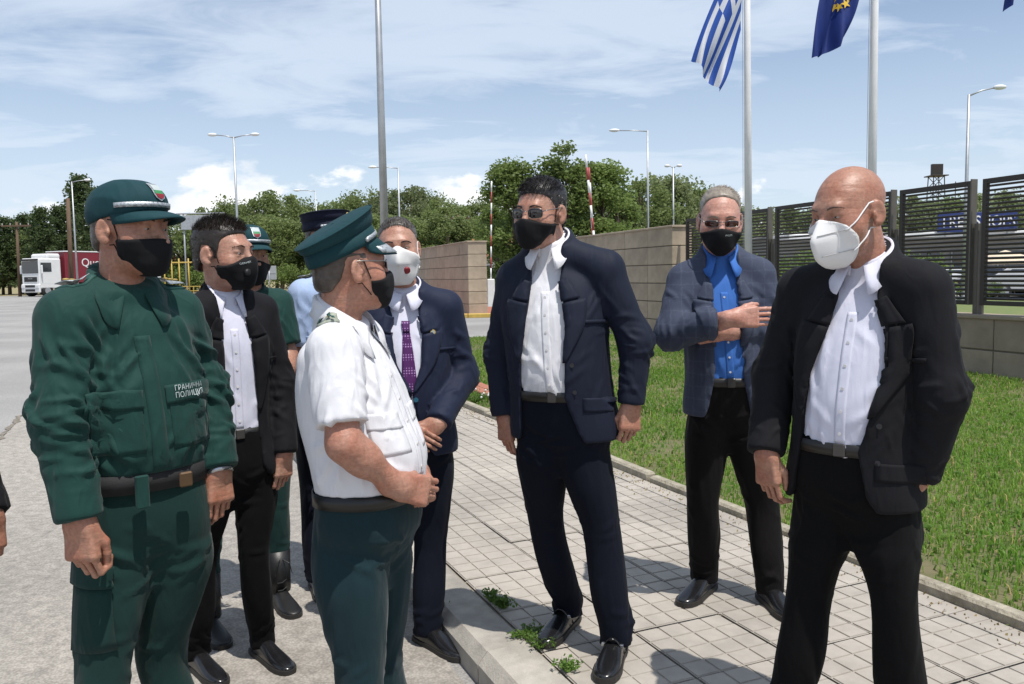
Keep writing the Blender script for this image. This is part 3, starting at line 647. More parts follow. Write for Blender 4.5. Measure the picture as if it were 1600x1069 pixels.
def tree(kd, px, ytop, Y, wid, m, label, group, name, bark=None, var=0, base=None, dx=0):
    p = atY(px, ytop, Y); z0 = gz(Y) if base is None else base; h = (float(p[2])-z0)*(1.06 if kd != 'bush' else 1); h = max(h, .6)
    r = empty(name, (float(p[0])+dx, Y, z0), rng.uniform(0, 6.28)); tag(r, label, 'bush' if kd == 'bush' else 'tree', group); r.scale = (h*wid, h*wid, h)
    cr, tr = PROTO[kd][var % len(PROTO[kd])]
    for nm, me, mm in (('crown', cr, m), ('trunk', tr, bark or M_bark)):
        key = (me.name, mm.name)
        if key not in CM_CACHE:
            c = me.copy(); c.materials.clear(); c.materials.append(mm); CM_CACHE[key] = c
        o = bpy.data.objects.new(nm, CM_CACHE[key]); COL.objects.link(o); o.parent = r
G1 = 'broadleaf trees in the wood beyond the road'
tops = [(300, 345), (330, 330), (362, 322), (398, 316), (436, 309), (470, 322), (505, 326), (540, 318), (566, 310), (600, 306), (634, 302), (662, 308), (690, 320), (722, 328), (750, 322), (778, 330), (812, 335)]
for k, (x, y) in enumerate(tops):
    tree('broad', x, y+2*(k % 2), 92+5*(k % 3)+3*(k % 2), .95, ML_b if k in (9, 10, 11, 16) else ML_a, 'pale leaved tree in the wood beyond the road' if k in (9, 10, 11, 16) else 'mid green tree in the wood beyond the road', G1+(' pale' if k in (9, 10, 11, 16) else ''), 'broadleaf_tree', M_birch if k in (9, 10, 11) else None, k)
for k, x in enumerate(range(285, 800, 34)):
    tree('broad', x+8, 342+6*(k % 3), 84+2*(k % 2), 1.25, ML_a, 'lower mid green tree at the front edge of the wood', 'front trees of the wood', 'broadleaf_tree', None, k+1)
for k, x in enumerate(range(440, 760, 22)):
    tree('bush', x, 402+5*(k % 3), 78+(k % 3), 1.0, ML_pop, 'bright green bush along the foot of the wood', 'bushes along the foot of the wood', 'roadside_bush', None, k)
for k, x in enumerate(range(262, 400, 24)):
    tree('bush', x, 398+6*(k % 2), 82, 1.1, ML_pop, 'bright green bush behind the yellow railing', 'bushes behind the yellow railing', 'roadside_bush', None, k)
for k, (x, y) in enumerate([(-40, 345), (8, 343), (35, 338), (62, 328), (92, 326), (124, 279), (152, 300), (182, 318), (214, 330), (243, 352)]):
    tree('pine', x, y, 82+4*(k % 3), 1.15, ML_p, 'tallest dark pine tree behind the truck' if k == 5 else 'dark pine tree standing behind the truck', None if k == 5 else 'dark pines behind the truck', 'pine_tree', None, k)
for k, x in enumerate(range(-760, -60, 42)):
    tree('pine', x, 335+9*(k % 4), 84+4*(k % 3), 1.2, ML_p, 'dark pine tree along the verge beyond the open road', 'dark pines along the far verge', 'pine_tree', None, k)
for k, x in enumerate(range(-30, 300, 30)):
    tree('broad', x, 372+8*(k % 2), 88, 1.3, ML_a, 'low leafy tree under the dark pines', 'low trees under the pines', 'broadleaf_tree', None, k)
for k, (x, y, Y) in enumerate([(802, 262, 44), (776, 322, 50), (836, 285, 46), (884, 240, 43), (940, 264, 44), (912, 300, 46), (965, 310, 50)]):
    tree('poplar', x, y, Y, 1.35, ML_pop, ['poplar rising beside the barrier arm at the red roofed house', 'low poplar directly behind the red roofed house', 'poplar just behind the head of the tallest man', 'tallest poplar, left of the pair of barrier arms over the stone wall', 'poplar standing right of the pair of barrier arms', 'short poplar filling the gap between the barrier arms', 'low poplar at the end of the poplar row'][k], 'poplars behind the stone wall', 'poplar_tree', None, k)
for k, (x, y, Y) in enumerate([(1000, 290, 58), (1040, 284, 60), (1074, 300, 62), (978, 312, 62), (1110, 318, 66), (1140, 330, 70)]):
    tree('broad', x, y, Y, 1.1, ML_b if k % 2 else ML_a, ('pale round leafy tree beyond the tall stone wall' if k % 2 else 'mid green round tree beyond the tall stone wall'), 'trees beyond the tall stone wall'+(' pale' if k % 2 else ''), 'broadleaf_tree', None, k)
for k, x in enumerate(range(1170, 1700, 42)):
    tree('broad', x, 330-int((x-1170)*.06)+5*(k % 3), 74+3*(k % 3), 1.3, ML_a if k % 3 else ML_b, ('mid green leafy tree seen through the slatted fence' if k % 3 else 'pale leafy tree seen through the slatted fence'), 'trees behind the slatted fence'+('' if k % 3 else ' pale'), 'broadleaf_tree', None, k)
for k, x in enumerate(range(1085, 1460, 40)):
    tree('bush', x, 372+6*(k % 2), 36+(k % 3), 1.0, ML_pop, 'green shrub close behind the slatted fence', 'shrubs behind the slatted fence', 'garden_shrub', None, k)
tree('bush', 1556, 432, 39.5, .9, ML_pop, 'green shrub in front of the parked cars', None, 'garden_shrub')
tree('bush', 778, 405, 52, .8, ML_pop, 'green shrub before the red roofed house', None, 'garden_shrub')

# ================================================================== GRASS AND WEEDS
def leaf_noext(name, c1, c2): return leaf_mat(name, c1, c2, .5)
MG1 = leaf_mat('grass_blade', (0.16, 0.32, 0.038), (0.26, 0.39, 0.07)); MG2 = leaf_mat('weed_leaf', (0.10, 0.20, 0.035), (0.17, 0.26, 0.06)); M_straw = mat('straw', (0.30, 0.22, 0.09), .9, .2, 4)
def noise2(x, y, seed=0):
    r = np.random.default_rng(seed); s = 0
    for k in range(6):
        a = r.uniform(0, 6.28); f = r.uniform(.6, 3.2); s = s+np.sin((x*math.cos(a)+y*math.sin(a))*f+r.uniform(0, 6.28))
    return s/6
def in_lawn(n, s0, s1, r):
    s = r.uniform(s0, s1, n); k = r.uniform(0, 1, n)
    a = A0[None]+AV[None]*s[:, None]+BV[None]*1.03
    # run out along BV to the wall line
    den = BV[0]*LN[0]+BV[1]*LN[1]; t = ((LP[None]-a)@LN-0.24)/den if False else ((LP[None]+LN[None]*.26-a)@LN)/den
    return a+BV[None]*(t*k)[:, None], t*k
def blades(n, s0, s1, hmin, hmax, wid, seed, name, m, parent=None, lean=.5, edge=False):
    r = np.random.default_rng(seed); P, tt = in_lawn(n, s0, s1, r)
    if edge:
        s_ = r.uniform(s0, s1, n); P = A0[None]+AV[None]*s_[:, None]+BV[None]*(1.03+r.normal(size=n)*.03)[:, None]; tt = np.ones(n)
    patch = noise2(P[:, 0]*1.6, P[:, 1]*1.6, 3)
    p2 = noise2(P[:, 0]*5, P[:, 1]*5, 8); keep = (patch+.5*p2 > -.30) | (r.uniform(size=n) < .35)
    if True: keep &= (tt > .02)
    P = P[keep]; patch = patch[keep]; n = len(P); h = r.uniform(hmin, hmax, n)*(1+.5*patch); a = r.uniform(0, 6.28, n); ln = r.uniform(.15, 1, n)*lean*h; w = wid*r.uniform(.6, 1.3, n)
    d = np.stack([np.cos(a), np.sin(a)], 1); q = np.stack([-np.sin(a), np.cos(a)], 1); z0 = np.full(n, PZ-.032)
    V = np.zeros((n, 5, 3)); V[:, 0, :2] = P-q*w[:, None]/2; V[:, 1, :2] = P+q*w[:, None]/2; V[:, 0, 2] = V[:, 1, 2] = z0
    mid = P+d*(ln*.35)[:, None]; V[:, 2, :2] = mid+q*w[:, None]*.45; V[:, 3, :2] = mid-q*w[:, None]*.45; V[:, 2, 2] = V[:, 3, 2] = z0+h*.6; V[:, 4, :2] = P+d*ln[:, None]; V[:, 4, 2] = z0+h*(.95-.25*ln/np.maximum(h, .01))
    F = []; i = np.arange(n)*5
    me = bpy.data.meshes.new(name); fl = np.stack([i, i+1, i+2, i+3], 1).tolist()+np.stack([i+3, i+2, i+4], 1).tolist()
    me.from_pydata(V.reshape(-1, 3).tolist(), [], fl); me.update()
    o = mkobj(name, me, m, parent); kind(o, 'stuff'); return o
g = blades(95000, -2.5, 4.0, .025, .065, .0065, 11, 'lawn_grass', MG1); g['label'] = 'short green lawn grass between pavement and fence'; g['category'] = 'grass'
blades(60000, 4.0, 15.5, .03, .07, .011, 12, 'far_grass', MG1, g)
blades(14000, -2.5, 10, .02, .06, .022, 13, 'broad_leaves', MG2, g, 1.6)
blades(9000, -2.5, 10, .025, .07, .006, 14, 'dry_blades', M_straw, g, 1.5)
blades(5000, -2.5, 9, .03, .08, .006, 15, 'edge_blades', MG1, g, 1.3, True)
blades(2500, -2.5, 9, .02, .06, .005, 16, 'edge_straw', M_straw, g, 1.8, True)
def weed(px, py, z, label, n, rad, h, seed, flat=.5, m=None, flowers=0, group=None):
    rad *= .75; h *= .75; p = gnd(px, py, z); r = np.random.default_rng(seed); root = empty('weed', (float(p[0]), float(p[1]), z)); tag(root, label, 'weed', group)
    st = MB(); lf = []
    for k in range(n):
        a = r.uniform(0, 6.28); q = rad*r.uniform(.2, 1); hh = h*r.uniform(.4, 1); tip = np.array([q*math.cos(a), q*math.sin(a), hh]); mid = tip*np.array([.45, .45, .7])
        st.tube([(0, 0, -.01), tuple(mid), tuple(tip)], [.0022, .0018, .001], 4, False)
        for s in r.uniform(.2, 1, 9): lf.append((mid*2*s if s < .5 else mid+(tip-mid)*(2*s-1))+r.normal(size=3)*.006)
    st.build('stems', MG2, root); V = leaves(np.array(lf), .016, r); me = bpy.data.meshes.new('leaves'); me.from_pydata(V.tolist(), [], np.arange(len(lf)*4).reshape(-1, 4).tolist()); mkobj('leaves', me, m or MG2, root)
    for k in range(flowers):
        a = r.uniform(0, 6.28); q = rad*r.uniform(.2, 1); MB().sphere((q*math.cos(a), q*math.sin(a), h*r.uniform(.7, 1.1)), .012, 6, 4).build('flower', M_white, root)
weed(785, 950, PZ, 'dark green weed tuft in the shaded kerb joint', 30, .09, .075, 21)
weed(768, 940, PZ, 'small weed tuft in the kerb joint beside the larger tuft', 18, .07, .08, 27)
weed(826, 992, PZ, 'low spreading weed by the black shoe of the tallest man', 30, .12, .035, 22); weed(846, 1012, PZ, 'bushy low weed between kerb and pavement', 26, .08, .05, 23)
weed(885, 1048, PZ, 'small weed in the joint near the monk strap shoe', 22, .08, .05, 24); weed(706, 985, 0, 'tall thin weed growing from the foot of the kerb', 26, .07, .17, 25)
weed(742, 628, PZ, 'white flowering weed patch at the red paver band', 60, .5, .16, 26, flowers=26)
weed(1085, 800, PZ, 'small weed on the pavement beside the edging stones', 16, .08, .05, 28)
# ground litter: bark crumbs on the pavement edge
r = np.random.default_rng(31); V = []; n = 900; P = A0[None]+AV[None]*r.uniform(-2, 6, n)[:, None]+BV[None]*(.93-np.abs(r.normal(size=n))*.09)[:, None]
lv = leaves(np.concatenate([P, np.full((n, 1), PZ+.004)], 1), .014, r, .6); me = bpy.data.meshes.new('crumbs'); me.from_pydata(lv.tolist(), [], np.arange(n*4).reshape(-1, 4).tolist()); o = mkobj('leaf_litter', me, M_straw); kind(o, 'stuff'); o['label'] = 'dry leaf crumbs along the lawn edging'; o['category'] = 'litter'
# ================================================================== SDF MODELLING (numpy) FOR PEOPLE
F4 = np.float32
def surfnets(D, lo, h):
    S = D < 0; nx, ny, nz = D.shape
    cnt = np.zeros((nx-1, ny-1, nz-1), np.int8)
    offs = [(i, j, k) for i in (0, 1) for j in (0, 1) for k in (0, 1)]
    for i, j, k in offs: cnt += S[i:nx-1+i, j:ny-1+j, k:nz-1+k]
    act = (cnt > 0) & (cnt < 8); ijk = np.argwhere(act); n = len(ijk)
    vid = np.full(act.shape, -1, np.int32); vid[act] = np.arange(n)
    I, J, K = ijk.T
    vals = {o: D[I+o[0], J+o[1], K+o[2]] for o in offs}
    acc = np.zeros((n, 3)); c = np.zeros(n)
    for a in offs:
        for ax in range(3):
            if a[ax] == 0:
                b = list(a); b[ax] = 1; b = tuple(b); va, vb = vals[a], vals[b]; m = (va < 0) != (vb < 0)
                t = np.where(m, va/np.where(m, va-vb, 1), 0)
                p = np.zeros((n, 3)); p += np.array(a); p[:, ax] = t
                acc += p*m[:, None]; c += m
    V = np.array(lo)+h*(ijk+acc/c[:, None])
    Fs = []
    for ax in range(3):
        u, v = (ax+1) % 3, (ax+2) % 3
        sl0 = [slice(None)]*3; sl1 = [slice(None)]*3; sl0[ax] = slice(0, -1); sl1[ax] = slice(1, None)
        for w in (u, v): sl0[w] = slice(1, -1); sl1[w] = slice(1, -1)
        s0, s1 = S[tuple(sl0)], S[tuple(sl1)]; e = np.argwhere(s0 != s1); ins = s0[s0 != s1]
        e[:, u] += 1; e[:, v] += 1
        def cell(du, dv):
            q = e.copy(); q[:, u] += du; q[:, v] += dv; return vid[q[:, 0], q[:, 1], q[:, 2]]
        q = np.stack([cell(-1, -1), cell(0, -1), cell(0, 0), cell(-1, 0)], 1); q[~ins] = q[~ins][:, ::-1]; Fs.append(q)
    Fq = np.concatenate(Fs); Fq = Fq[(Fq >= 0).all(1)]
    return V, Fq
def smooth(V, Fq, it=1, lam=.5):
    e = np.concatenate([Fq[:, [0, 1]], Fq[:, [1, 2]], Fq[:, [2, 3]], Fq[:, [3, 0]]]); n = len(V); d = np.bincount(e[:, 0], minlength=n).astype(float)
    for _ in range(it):
        A = np.stack([np.bincount(e[:, 0], V[e[:, 1], k], n) for k in range(3)], 1)/np.maximum(d, 1)[:, None]
        V = V+(A-V)*lam*(d > 0)[:, None]
    return V
def vnormals(V, Fq):
    n = np.cross(V[Fq[:, 2]]-V[Fq[:, 0]], V[Fq[:, 3]]-V[Fq[:, 1]]); Nn = np.zeros_like(V)
    for k in range(4):
        for a in range(3): Nn[:, a] += np.bincount(Fq[:, k], n[:, a], len(V))
    return Nn/np.maximum(np.linalg.norm(Nn, axis=1), 1e-9)[:, None]
def sdf_mesh(fn, lo, hi, h, sm=1):
    lo = np.array(lo, float); hi = np.array(hi, float); dims = np.ceil((hi-lo)/h).astype(int)+1
    ax = [(lo[k]+h*np.arange(dims[k])).astype(F4) for k in range(3)]
    X, Y, Z = np.meshgrid(*ax, indexing='ij'); D = fn((X, Y, Z))
    V, Fq = surfnets(D, lo, h); return smooth(V, Fq, sm), Fq
def lerp(a, b, t): return a+(b-a)*t
def smin(a, b, k):
    h = np.maximum(k-np.abs(a-b), 0)/np.maximum(k, 1e-6); return np.minimum(a, b)-h*h*k*.25
def smax(a, b, k): return -smin(-a, -b, k)
def rcone(P, a, b, ra, rb, sq=None):
    a = np.asarray(a, float); b = np.asarray(b, float); d = b-a; L2 = float(d@d)+1e-12
    px, py, pz = P[0]-F4(a[0]), P[1]-F4(a[1]), P[2]-F4(a[2])
    t = np.clip((px*F4(d[0])+py*F4(d[1])+pz*F4(d[2]))/F4(L2), 0, 1)
    qx, qy, qz = px-t*F4(d[0]), py-t*F4(d[1]), pz-t*F4(d[2])
    if sq is not None: qx = qx/F4(sq[0]); qy = qy/F4(sq[1]); qz = qz/F4(sq[2])
    return np.sqrt(qx*qx+qy*qy+qz*qz)-(F4(ra)+t*F4(rb-ra))
def ellip(P, c, r, rz=0.0):
    x, y, z = P[0]-F4(c[0]), P[1]-F4(c[1]), P[2]-F4(c[2])
    if rz: cs, sn = math.cos(rz), math.sin(rz); x, y = x*F4(cs)+y*F4(sn), -x*F4(sn)+y*F4(cs)
    k0 = np.sqrt((x/F4(r[0]))**2+(y/F4(r[1]))**2+(z/F4(r[2]))**2); k1 = np.sqrt((x/F4(r[0]**2))**2+(y/F4(r[1]**2))**2+(z/F4(r[2]**2))**2)
    return k0*(k0-1)/np.maximum(k1, 1e-6)
def smoothtab(z, zs, vs_):
    """smooth (pchip like) interpolation of a table"""
    zs = np.asarray(zs, float); vs_ = np.asarray(vs_, float); m = np.gradient(vs_, zs)
    i = np.clip(np.searchsorted(zs, z)-1, 0, len(zs)-2); z0, z1 = zs[i], zs[i+1]; t = np.clip((z-z0)/(z1-z0), 0, 1); hh = z1-z0
    t2, t3 = t*t, t*t*t
    return ((2*t3-3*t2+1)*vs_[i]+(t3-2*t2+t)*hh*m[i]+(-2*t3+3*t2)*vs_[i+1]+(t3-t2)*hh*m[i+1]).astype(F4)
def loft(P, tab, off=0.0, n=2.4, zcap=None):
    """tab columns: z cx cy a bf bb"""
    z1d = P[2][0, 0, :]; T = np.asarray(tab, float); f = [smoothtab(z1d, T[:, 0], T[:, k])[None, None, :] for k in range(1, 6)]
    x = P[0]-f[0]; y = P[1]-f[1]; a = f[2]+F4(off); b = np.where(y < 0, f[3]+F4(off), f[4]+F4(off))
    r = (np.abs(x/a)**F4(n)+np.abs(y/b)**F4(n))**F4(1/n); d = np.sqrt(x*x+y*y)*(1-1/np.maximum(r, 1e-4))
    d = np.where(r < .15, -np.minimum(a, b)*.85, d)
    z0, z1 = (T[0, 0], T[-1, 0]) if zcap is None else zcap
    return np.maximum(np.maximum(d, F4(z0)-P[2]), P[2]-F4(z1))
_perm = np.random.default_rng(99).random((32, 32, 32)).astype(F4)
def vnoise(V, f=(1, 1, 1), off=0.0):
    p = V*np.array(f)+off+100.0; i = np.floor(p).astype(int); t = p-i; t = t*t*(3-2*t); o = 0
    for a in (0, 1):
        for b in (0, 1):
            for c in (0, 1):
                w = (t[:, 0] if a else 1-t[:, 0])*(t[:, 1] if b else 1-t[:, 1])*(t[:, 2] if c else 1-t[:, 2]); o = o+w*_perm[(i[:, 0]+a) % 32, (i[:, 1]+b) % 32, (i[:, 2]+c) % 32]
    return o*2-1
def ridge(V, f, off=0.0): return 1-2*np.abs(vnoise(V, f, off))
def to_mesh(name, V, Fq):
    me = bpy.data.meshes.new(name); me.from_pydata(V.tolist(), [], Fq.tolist() if hasattr(Fq, 'tolist') else Fq); me.update(); return me
def bvh_of(V, Fq): return BVHTree.FromPolygons([tuple(v) for v in V], [tuple(f) for f in (Fq.tolist() if hasattr(Fq, 'tolist') else Fq)])
def rotz(a): c, s = math.cos(a), math.sin(a); return np.array([[c, -s, 0], [s, c, 0], [0, 0, 1.0]])
def rotx(a): c, s = math.cos(a), math.sin(a); return np.array([[1.0, 0, 0], [0, c, -s], [0, s, c]])
def roty(a): c, s = math.cos(a), math.sin(a); return np.array([[c, 0, s], [0, 1.0, 0], [-s, 0, c]])

def folds(V, Nn, specs, seed):
    """drapery: each spec (centre, spread, n, direction, jitter, length, width, amp) scatters tapered ridges over the cloth near a centre"""
    r = np.random.default_rng(seed); D = np.zeros(len(V))
    for c, spread, n, dr, jit, L, w, amp in specs:
        c = np.asarray(c, float); near = np.nonzero(np.linalg.norm((V-c)/np.asarray(spread, float), axis=1) < 1)[0]
        if len(near) < 10: continue
        for k in range(n):
            i = r.choice(near); a, na = V[i], Nn[i]; q = np.asarray(dr, float)+r.normal(size=3)*jit; q = q-na*(q@na); ln = np.linalg.norm(q)
            if ln < .05: continue
            q /= ln; l_ = L*r.uniform(.6, 1.3); w_ = w*.82*r.uniform(.75, 1.3); sel = np.nonzero((np.abs(V-a) < l_*.65+.03).all(1) & (Nn@na > -.15))[0]
            rel = V[sel]-a; t = rel@q; tt = np.clip(t, -l_/2, l_/2); z = rel-tt[:, None]*q; z = z-Nn[sel]*np.sum(z*Nn[sel], 1)[:, None]; d = np.linalg.norm(z, axis=1)
            tp = np.clip(1-(np.abs(t)/(l_*.55))**2, 0, 1); D[sel] += amp*r.uniform(.5, 1.2)*tp*(np.exp(-(d/w_)**2)-.5*np.exp(-(d/(2.1*w_))**2))
    return D
# ---- materials of people
def skin(name, c):
    def ex(nt, b, mx, mp, t):
        n, l = nt.nodes, nt.links; f = n.new('ShaderNodeTexNoise'); f.inputs['Scale'].default_value = 25; l.new(t.outputs['Object'], f.inputs['Vector'])
        mr = n.new('ShaderNodeMapRange'); l.new(f.outputs[0], mr.inputs[0]); mr.inputs[3].default_value = .34; mr.inputs[4].default_value = .58; l.new(mr.outputs[0], b.inputs['Roughness'])
        f2 = n.new('ShaderNodeTexNoise'); f2.inputs['Scale'].default_value = 110; f2.inputs['Detail'].default_value = 6; l.new(t.outputs['Object'], f2.inputs['Vector'])
        m2 = n.new('ShaderNodeMapRange'); l.new(f2.outputs[0], m2.inputs[0]); m2.inputs[1].default_value = .3; m2.inputs[2].default_value = .7; m2.inputs[3].default_value = .80; m2.inputs[4].default_value = 1.12
        hs = n.new('ShaderNodeHueSaturation'); l.new(mx.outputs[2], hs.inputs['Color']); l.new(m2.outputs[0], hs.inputs['Value']); l.new(hs.outputs[0], b.inputs['Base Color'])
        prev = b.inputs['Normal'].links[0].from_node                    # expression lines
        mm = n.new('ShaderNodeMapping'); mm.inputs['Scale'].default_value = (.6, .6, 2.4); l.new(t.outputs['Object'], mm.inputs[0]); w = n.new('ShaderNodeTexNoise'); w.inputs['Scale'].default_value = 26; w.inputs['Detail'].default_value = 3; w.inputs['Distortion'].default_value = .5; l.new(mm.outputs[0], w.inputs['Vector'])
        b2 = n.new('ShaderNodeBump'); b2.inputs['Strength'].default_value = .30; b2.inputs['Distance'].default_value = .008; l.new(w.outputs[0], b2.inputs['Height']); l.new(prev.outputs[0], b2.inputs['Normal']); l.new(b2.outputs[0], b.inputs['Normal'])
    return mat(name, c, .45, .1, 14, col2=(c[0]*.88, c[1]*.66, c[2]*.60), bump=.3, bscale=300, bdist=.0015, sss=.08, spec=.45, extra=ex)
def cloth(name, c, rough=.85, bump=.3, bscale=420, bdist=.001, var=.06, sheen=.02, spec=.2, scale=5, extra=None, col2=None, crease=.5):
    def ex(nt, b, mx, mp, t):
        n, l = nt.nodes, nt.links                            # creases on top of the weave
        prev = b.inputs['Normal'].links[0].from_node
        for sc, dist, st, rot, stretch in ((5.5, .05, .55, (.5, .5, .2), (1.7, 1.7, .5)), (12, .022, .45, (-.6, .4, .8), (1.6, 1.6, .6))):
            m2 = n.new('ShaderNodeMapping'); m2.inputs['Scale'].default_value = stretch; m2.inputs['Rotation'].default_value = rot; l.new(t.outputs['Object'], m2.inputs[0])
            w = n.new('ShaderNodeTexNoise'); w.inputs['Scale'].default_value = sc; w.inputs['Detail'].default_value = 2; w.inputs['Roughness'].default_value = .45; w.inputs['Distortion'].default_value = .8; l.new(m2.outputs[0], w.inputs['Vector'])
            a = n.new('ShaderNodeMath'); a.operation = 'SUBTRACT'; l.new(w.outputs[0], a.inputs[0]); a.inputs[1].default_value = .5
            a2 = n.new('ShaderNodeMath'); a2.operation = 'ABSOLUTE'; l.new(a.outputs[0], a2.inputs[0]); a3 = n.new('ShaderNodeMath'); a3.operation = 'POWER'; l.new(a2.outputs[0], a3.inputs[0]); a3.inputs[1].default_value = 1.15
            b2 = n.new('ShaderNodeBump'); b2.invert = True; b2.inputs['Strength'].default_value = st*crease; b2.inputs['Distance'].default_value = dist; l.new(a3.outputs[0], b2.inputs['Height']); l.new(prev.outputs[0], b2.inputs['Normal']); prev = b2
        l.new(prev.outputs[0], b.inputs['Normal'])
        if extra: extra(nt, b, mx, mp, t)
    return mat(name, c, rough, var, scale, bump=bump, bscale=bscale, bdist=bdist, sheen=sheen, spec=spec, extra=ex, col2=col2)
def plaid(nt, b, mx, mp, t):
    n, l = nt.nodes, nt.links; prev = mx.outputs[2]
    for ax, sc, col, wd in ((0, 21, (.10, .12, .17, 1), .10), (2, 19, (.10, .12, .17, 1), .10), (0, 240, (.055, .065, .11, 1), .5), (2, 240, (.010, .012, .022, 1), .5)):
        sp = n.new('ShaderNodeSeparateXYZ'); l.new(t.outputs['Object'], sp.inputs[0]); m1 = n.new('ShaderNodeMath'); m1.operation = 'MULTIPLY'; l.new(sp.outputs[ax], m1.inputs[0]); m1.inputs[1].default_value = sc
        nz = n.new('ShaderNodeTexNoise'); nz.inputs['Scale'].default_value = 60; l.new(t.outputs['Object'], nz.inputs['Vector']); ad = n.new('ShaderNodeMath'); ad.operation = 'MULTIPLY_ADD'; l.new(nz.outputs[0], ad.inputs[0]); ad.inputs[1].default_value = .35; l.new(m1.outputs[0], ad.inputs[2])
        fr = n.new('ShaderNodeMath'); fr.operation = 'FRACT'; l.new(ad.outputs[0], fr.inputs[0]); lt = n.new('ShaderNodeMath'); lt.operation = 'LESS_THAN'; l.new(fr.outputs[0], lt.inputs[0]); lt.inputs[1].default_value = wd
        fc = n.new('ShaderNodeMath'); fc.operation = 'MULTIPLY'; l.new(lt.outputs[0], fc.inputs[0]); fc.inputs[1].default_value = .38
        m2 = n.new('ShaderNodeMix'); m2.data_type = 'RGBA'; l.new(fc.outputs[0], m2.inputs[0]); l.new(prev, m2.inputs[6]); m2.inputs[7].default_value = col; prev = m2.outputs[2]
    l.new(prev, b.inputs['Base Color'])
def dots(nt, b, mx, mp, t):
    n, l = nt.nodes, nt.links; v = n.new('ShaderNodeTexVoronoi'); v.inputs['Scale'].default_value = 95; v.inputs['Randomness'].default_value = 0; l.new(t.outputs['Object'], v.inputs['Vector'])
    lt = n.new('ShaderNodeMath'); lt.operation = 'LESS_THAN'; l.new(v.outputs['Distance'], lt.inputs[0]); lt.inputs[1].default_value = .3; m2 = n.new('ShaderNodeMix'); m2.data_type = 'RGBA'; l.new(lt.outputs[0], m2.inputs[0]); l.new(mx.outputs[2], m2.inputs[6]); m2.inputs[7].default_value = (.35, .2, .42, 1); l.new(m2.outputs[2], b.inputs['Base Color'])
C_green = cloth('uniform_green', (0.0075, 0.040, 0.033), .75, var=.05, crease=.9, sheen=.08); C_gcap = cloth('cap_green', (0.0075, 0.040, 0.048), .75, var=.05, sheen=.02); C_gtrous = cloth('uniform_trousers', (0.006, 0.024, 0.030), .8, sheen=.08); C_gtrous1 = cloth('field_trousers', (0.0055, 0.029, 0.025), .8, sheen=.08)
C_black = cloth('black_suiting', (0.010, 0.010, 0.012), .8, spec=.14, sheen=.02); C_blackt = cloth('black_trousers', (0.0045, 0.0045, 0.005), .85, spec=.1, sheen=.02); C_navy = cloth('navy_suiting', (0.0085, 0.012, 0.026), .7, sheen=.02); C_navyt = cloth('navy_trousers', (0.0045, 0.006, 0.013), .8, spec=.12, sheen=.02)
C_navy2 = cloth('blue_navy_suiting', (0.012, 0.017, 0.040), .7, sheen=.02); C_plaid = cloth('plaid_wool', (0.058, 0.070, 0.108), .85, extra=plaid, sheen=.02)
C_white = cloth('white_cotton', (0.66, 0.655, 0.68), .8, crease=.8, sheen=.02, var=.02); C_wpale = cloth('pale_shirt', (0.60, 0.60, 0.70), .8, var=.02); C_blue = cloth('blue_shirt', (0.045, 0.145, 0.45), .75, var=.04); C_lblue = cloth('light_blue_shirt', (0.36, 0.46, 0.66), .8, crease=.8, var=.03)
C_mask = cloth('black_mask', (0.007, 0.007, 0.008), .8, sheen=.02); C_ffp = mat('white_mask', (0.70, 0.69, 0.68), .75, .02, 20, bump=.15, bscale=300, bdist=.001); C_tie = cloth('purple_tie', (0.075, 0.018, 0.10), .5, extra=dots, sheen=.02); C_ncap = cloth('navy_cap', (0.010, 0.012, 0.026), .8)
C_leather = mat('black_leather', (0.010, 0.010, 0.011), .22, .2, 12, bump=.1, bscale=120, bdist=.001, spec=.6); C_sole = mat('shoe_sole', (0.02, 0.018, 0.016), .6); C_belt = mat('belt_leather', (0.012, 0.011, 0.010), .4, .1, 20); C_web = mat('belt_webbing', (0.012, 0.012, 0.013), .8, .1, 60, bump=.4, bscale=200, bdist=.002)
C_silver = mat('silver_braid', (0.42, 0.45, 0.47), .45, .3, 150, metal=.5, bump=.6, bscale=260, bdist=.002); C_goldb = mat('gold_braid', (0.55, 0.40, 0.12), .45, .2, 60, metal=.5); C_btn = mat('pearl_button', (0.7, 0.68, 0.66), .3); C_bbtn = mat('dark_button', (0.02, 0.02, 0.025), .35); C_tealbtn = mat('teal_button', (0.01, 0.10, 0.16), .3)
C_lens = mat('sunglass_lens', (0.012, 0.008, 0.008), .06, .05, 3, spec=.8); C_lens2 = mat('brown_lens', (0.05, 0.012, 0.008), .08, .05, 3, spec=.7); C_frame = mat('metal_frame', (0.25, 0.24, 0.23), .3, metal=.8); C_buckle = mat('dark_buckle', (0.09, 0.085, 0.08), .35, metal=.7); C_red = mat('valve_red', (0.22, 0.012, 0.02), .5); C_eye = mat('eye_white', (0.33, 0.29, 0.27), .2); C_iris = mat('iris', (0.03, 0.018, 0.010), .15); C_chrome = mat('steel_watch', (0.5, 0.5, 0.52), .2, metal=.9); C_grey = mat('grey_epaulette', (0.30, 0.33, 0.27), .7, .15, 90); C_dkgreen = mat('dark_green_stripe', (0.01, 0.06, 0.05), .7); C_print = mat('print_pale', (0.42, 0.47, 0.47), .7, .05, 20); C_brass = mat('brass_buckle', (0.10, 0.06, 0.03), .45, metal=.5)
S_tan = skin('skin_tan', (0.38, 0.205, 0.140)); S_red = skin('skin_ruddy', (0.40, 0.215, 0.152)); S_pale = skin('skin_light', (0.51, 0.295, 0.230)); S_mid = skin('skin_mid', (0.42, 0.240, 0.172))
def hairmat(name, c, c2): return mat(name, c, .42, .2, 60, col2=c2, spec=.5)
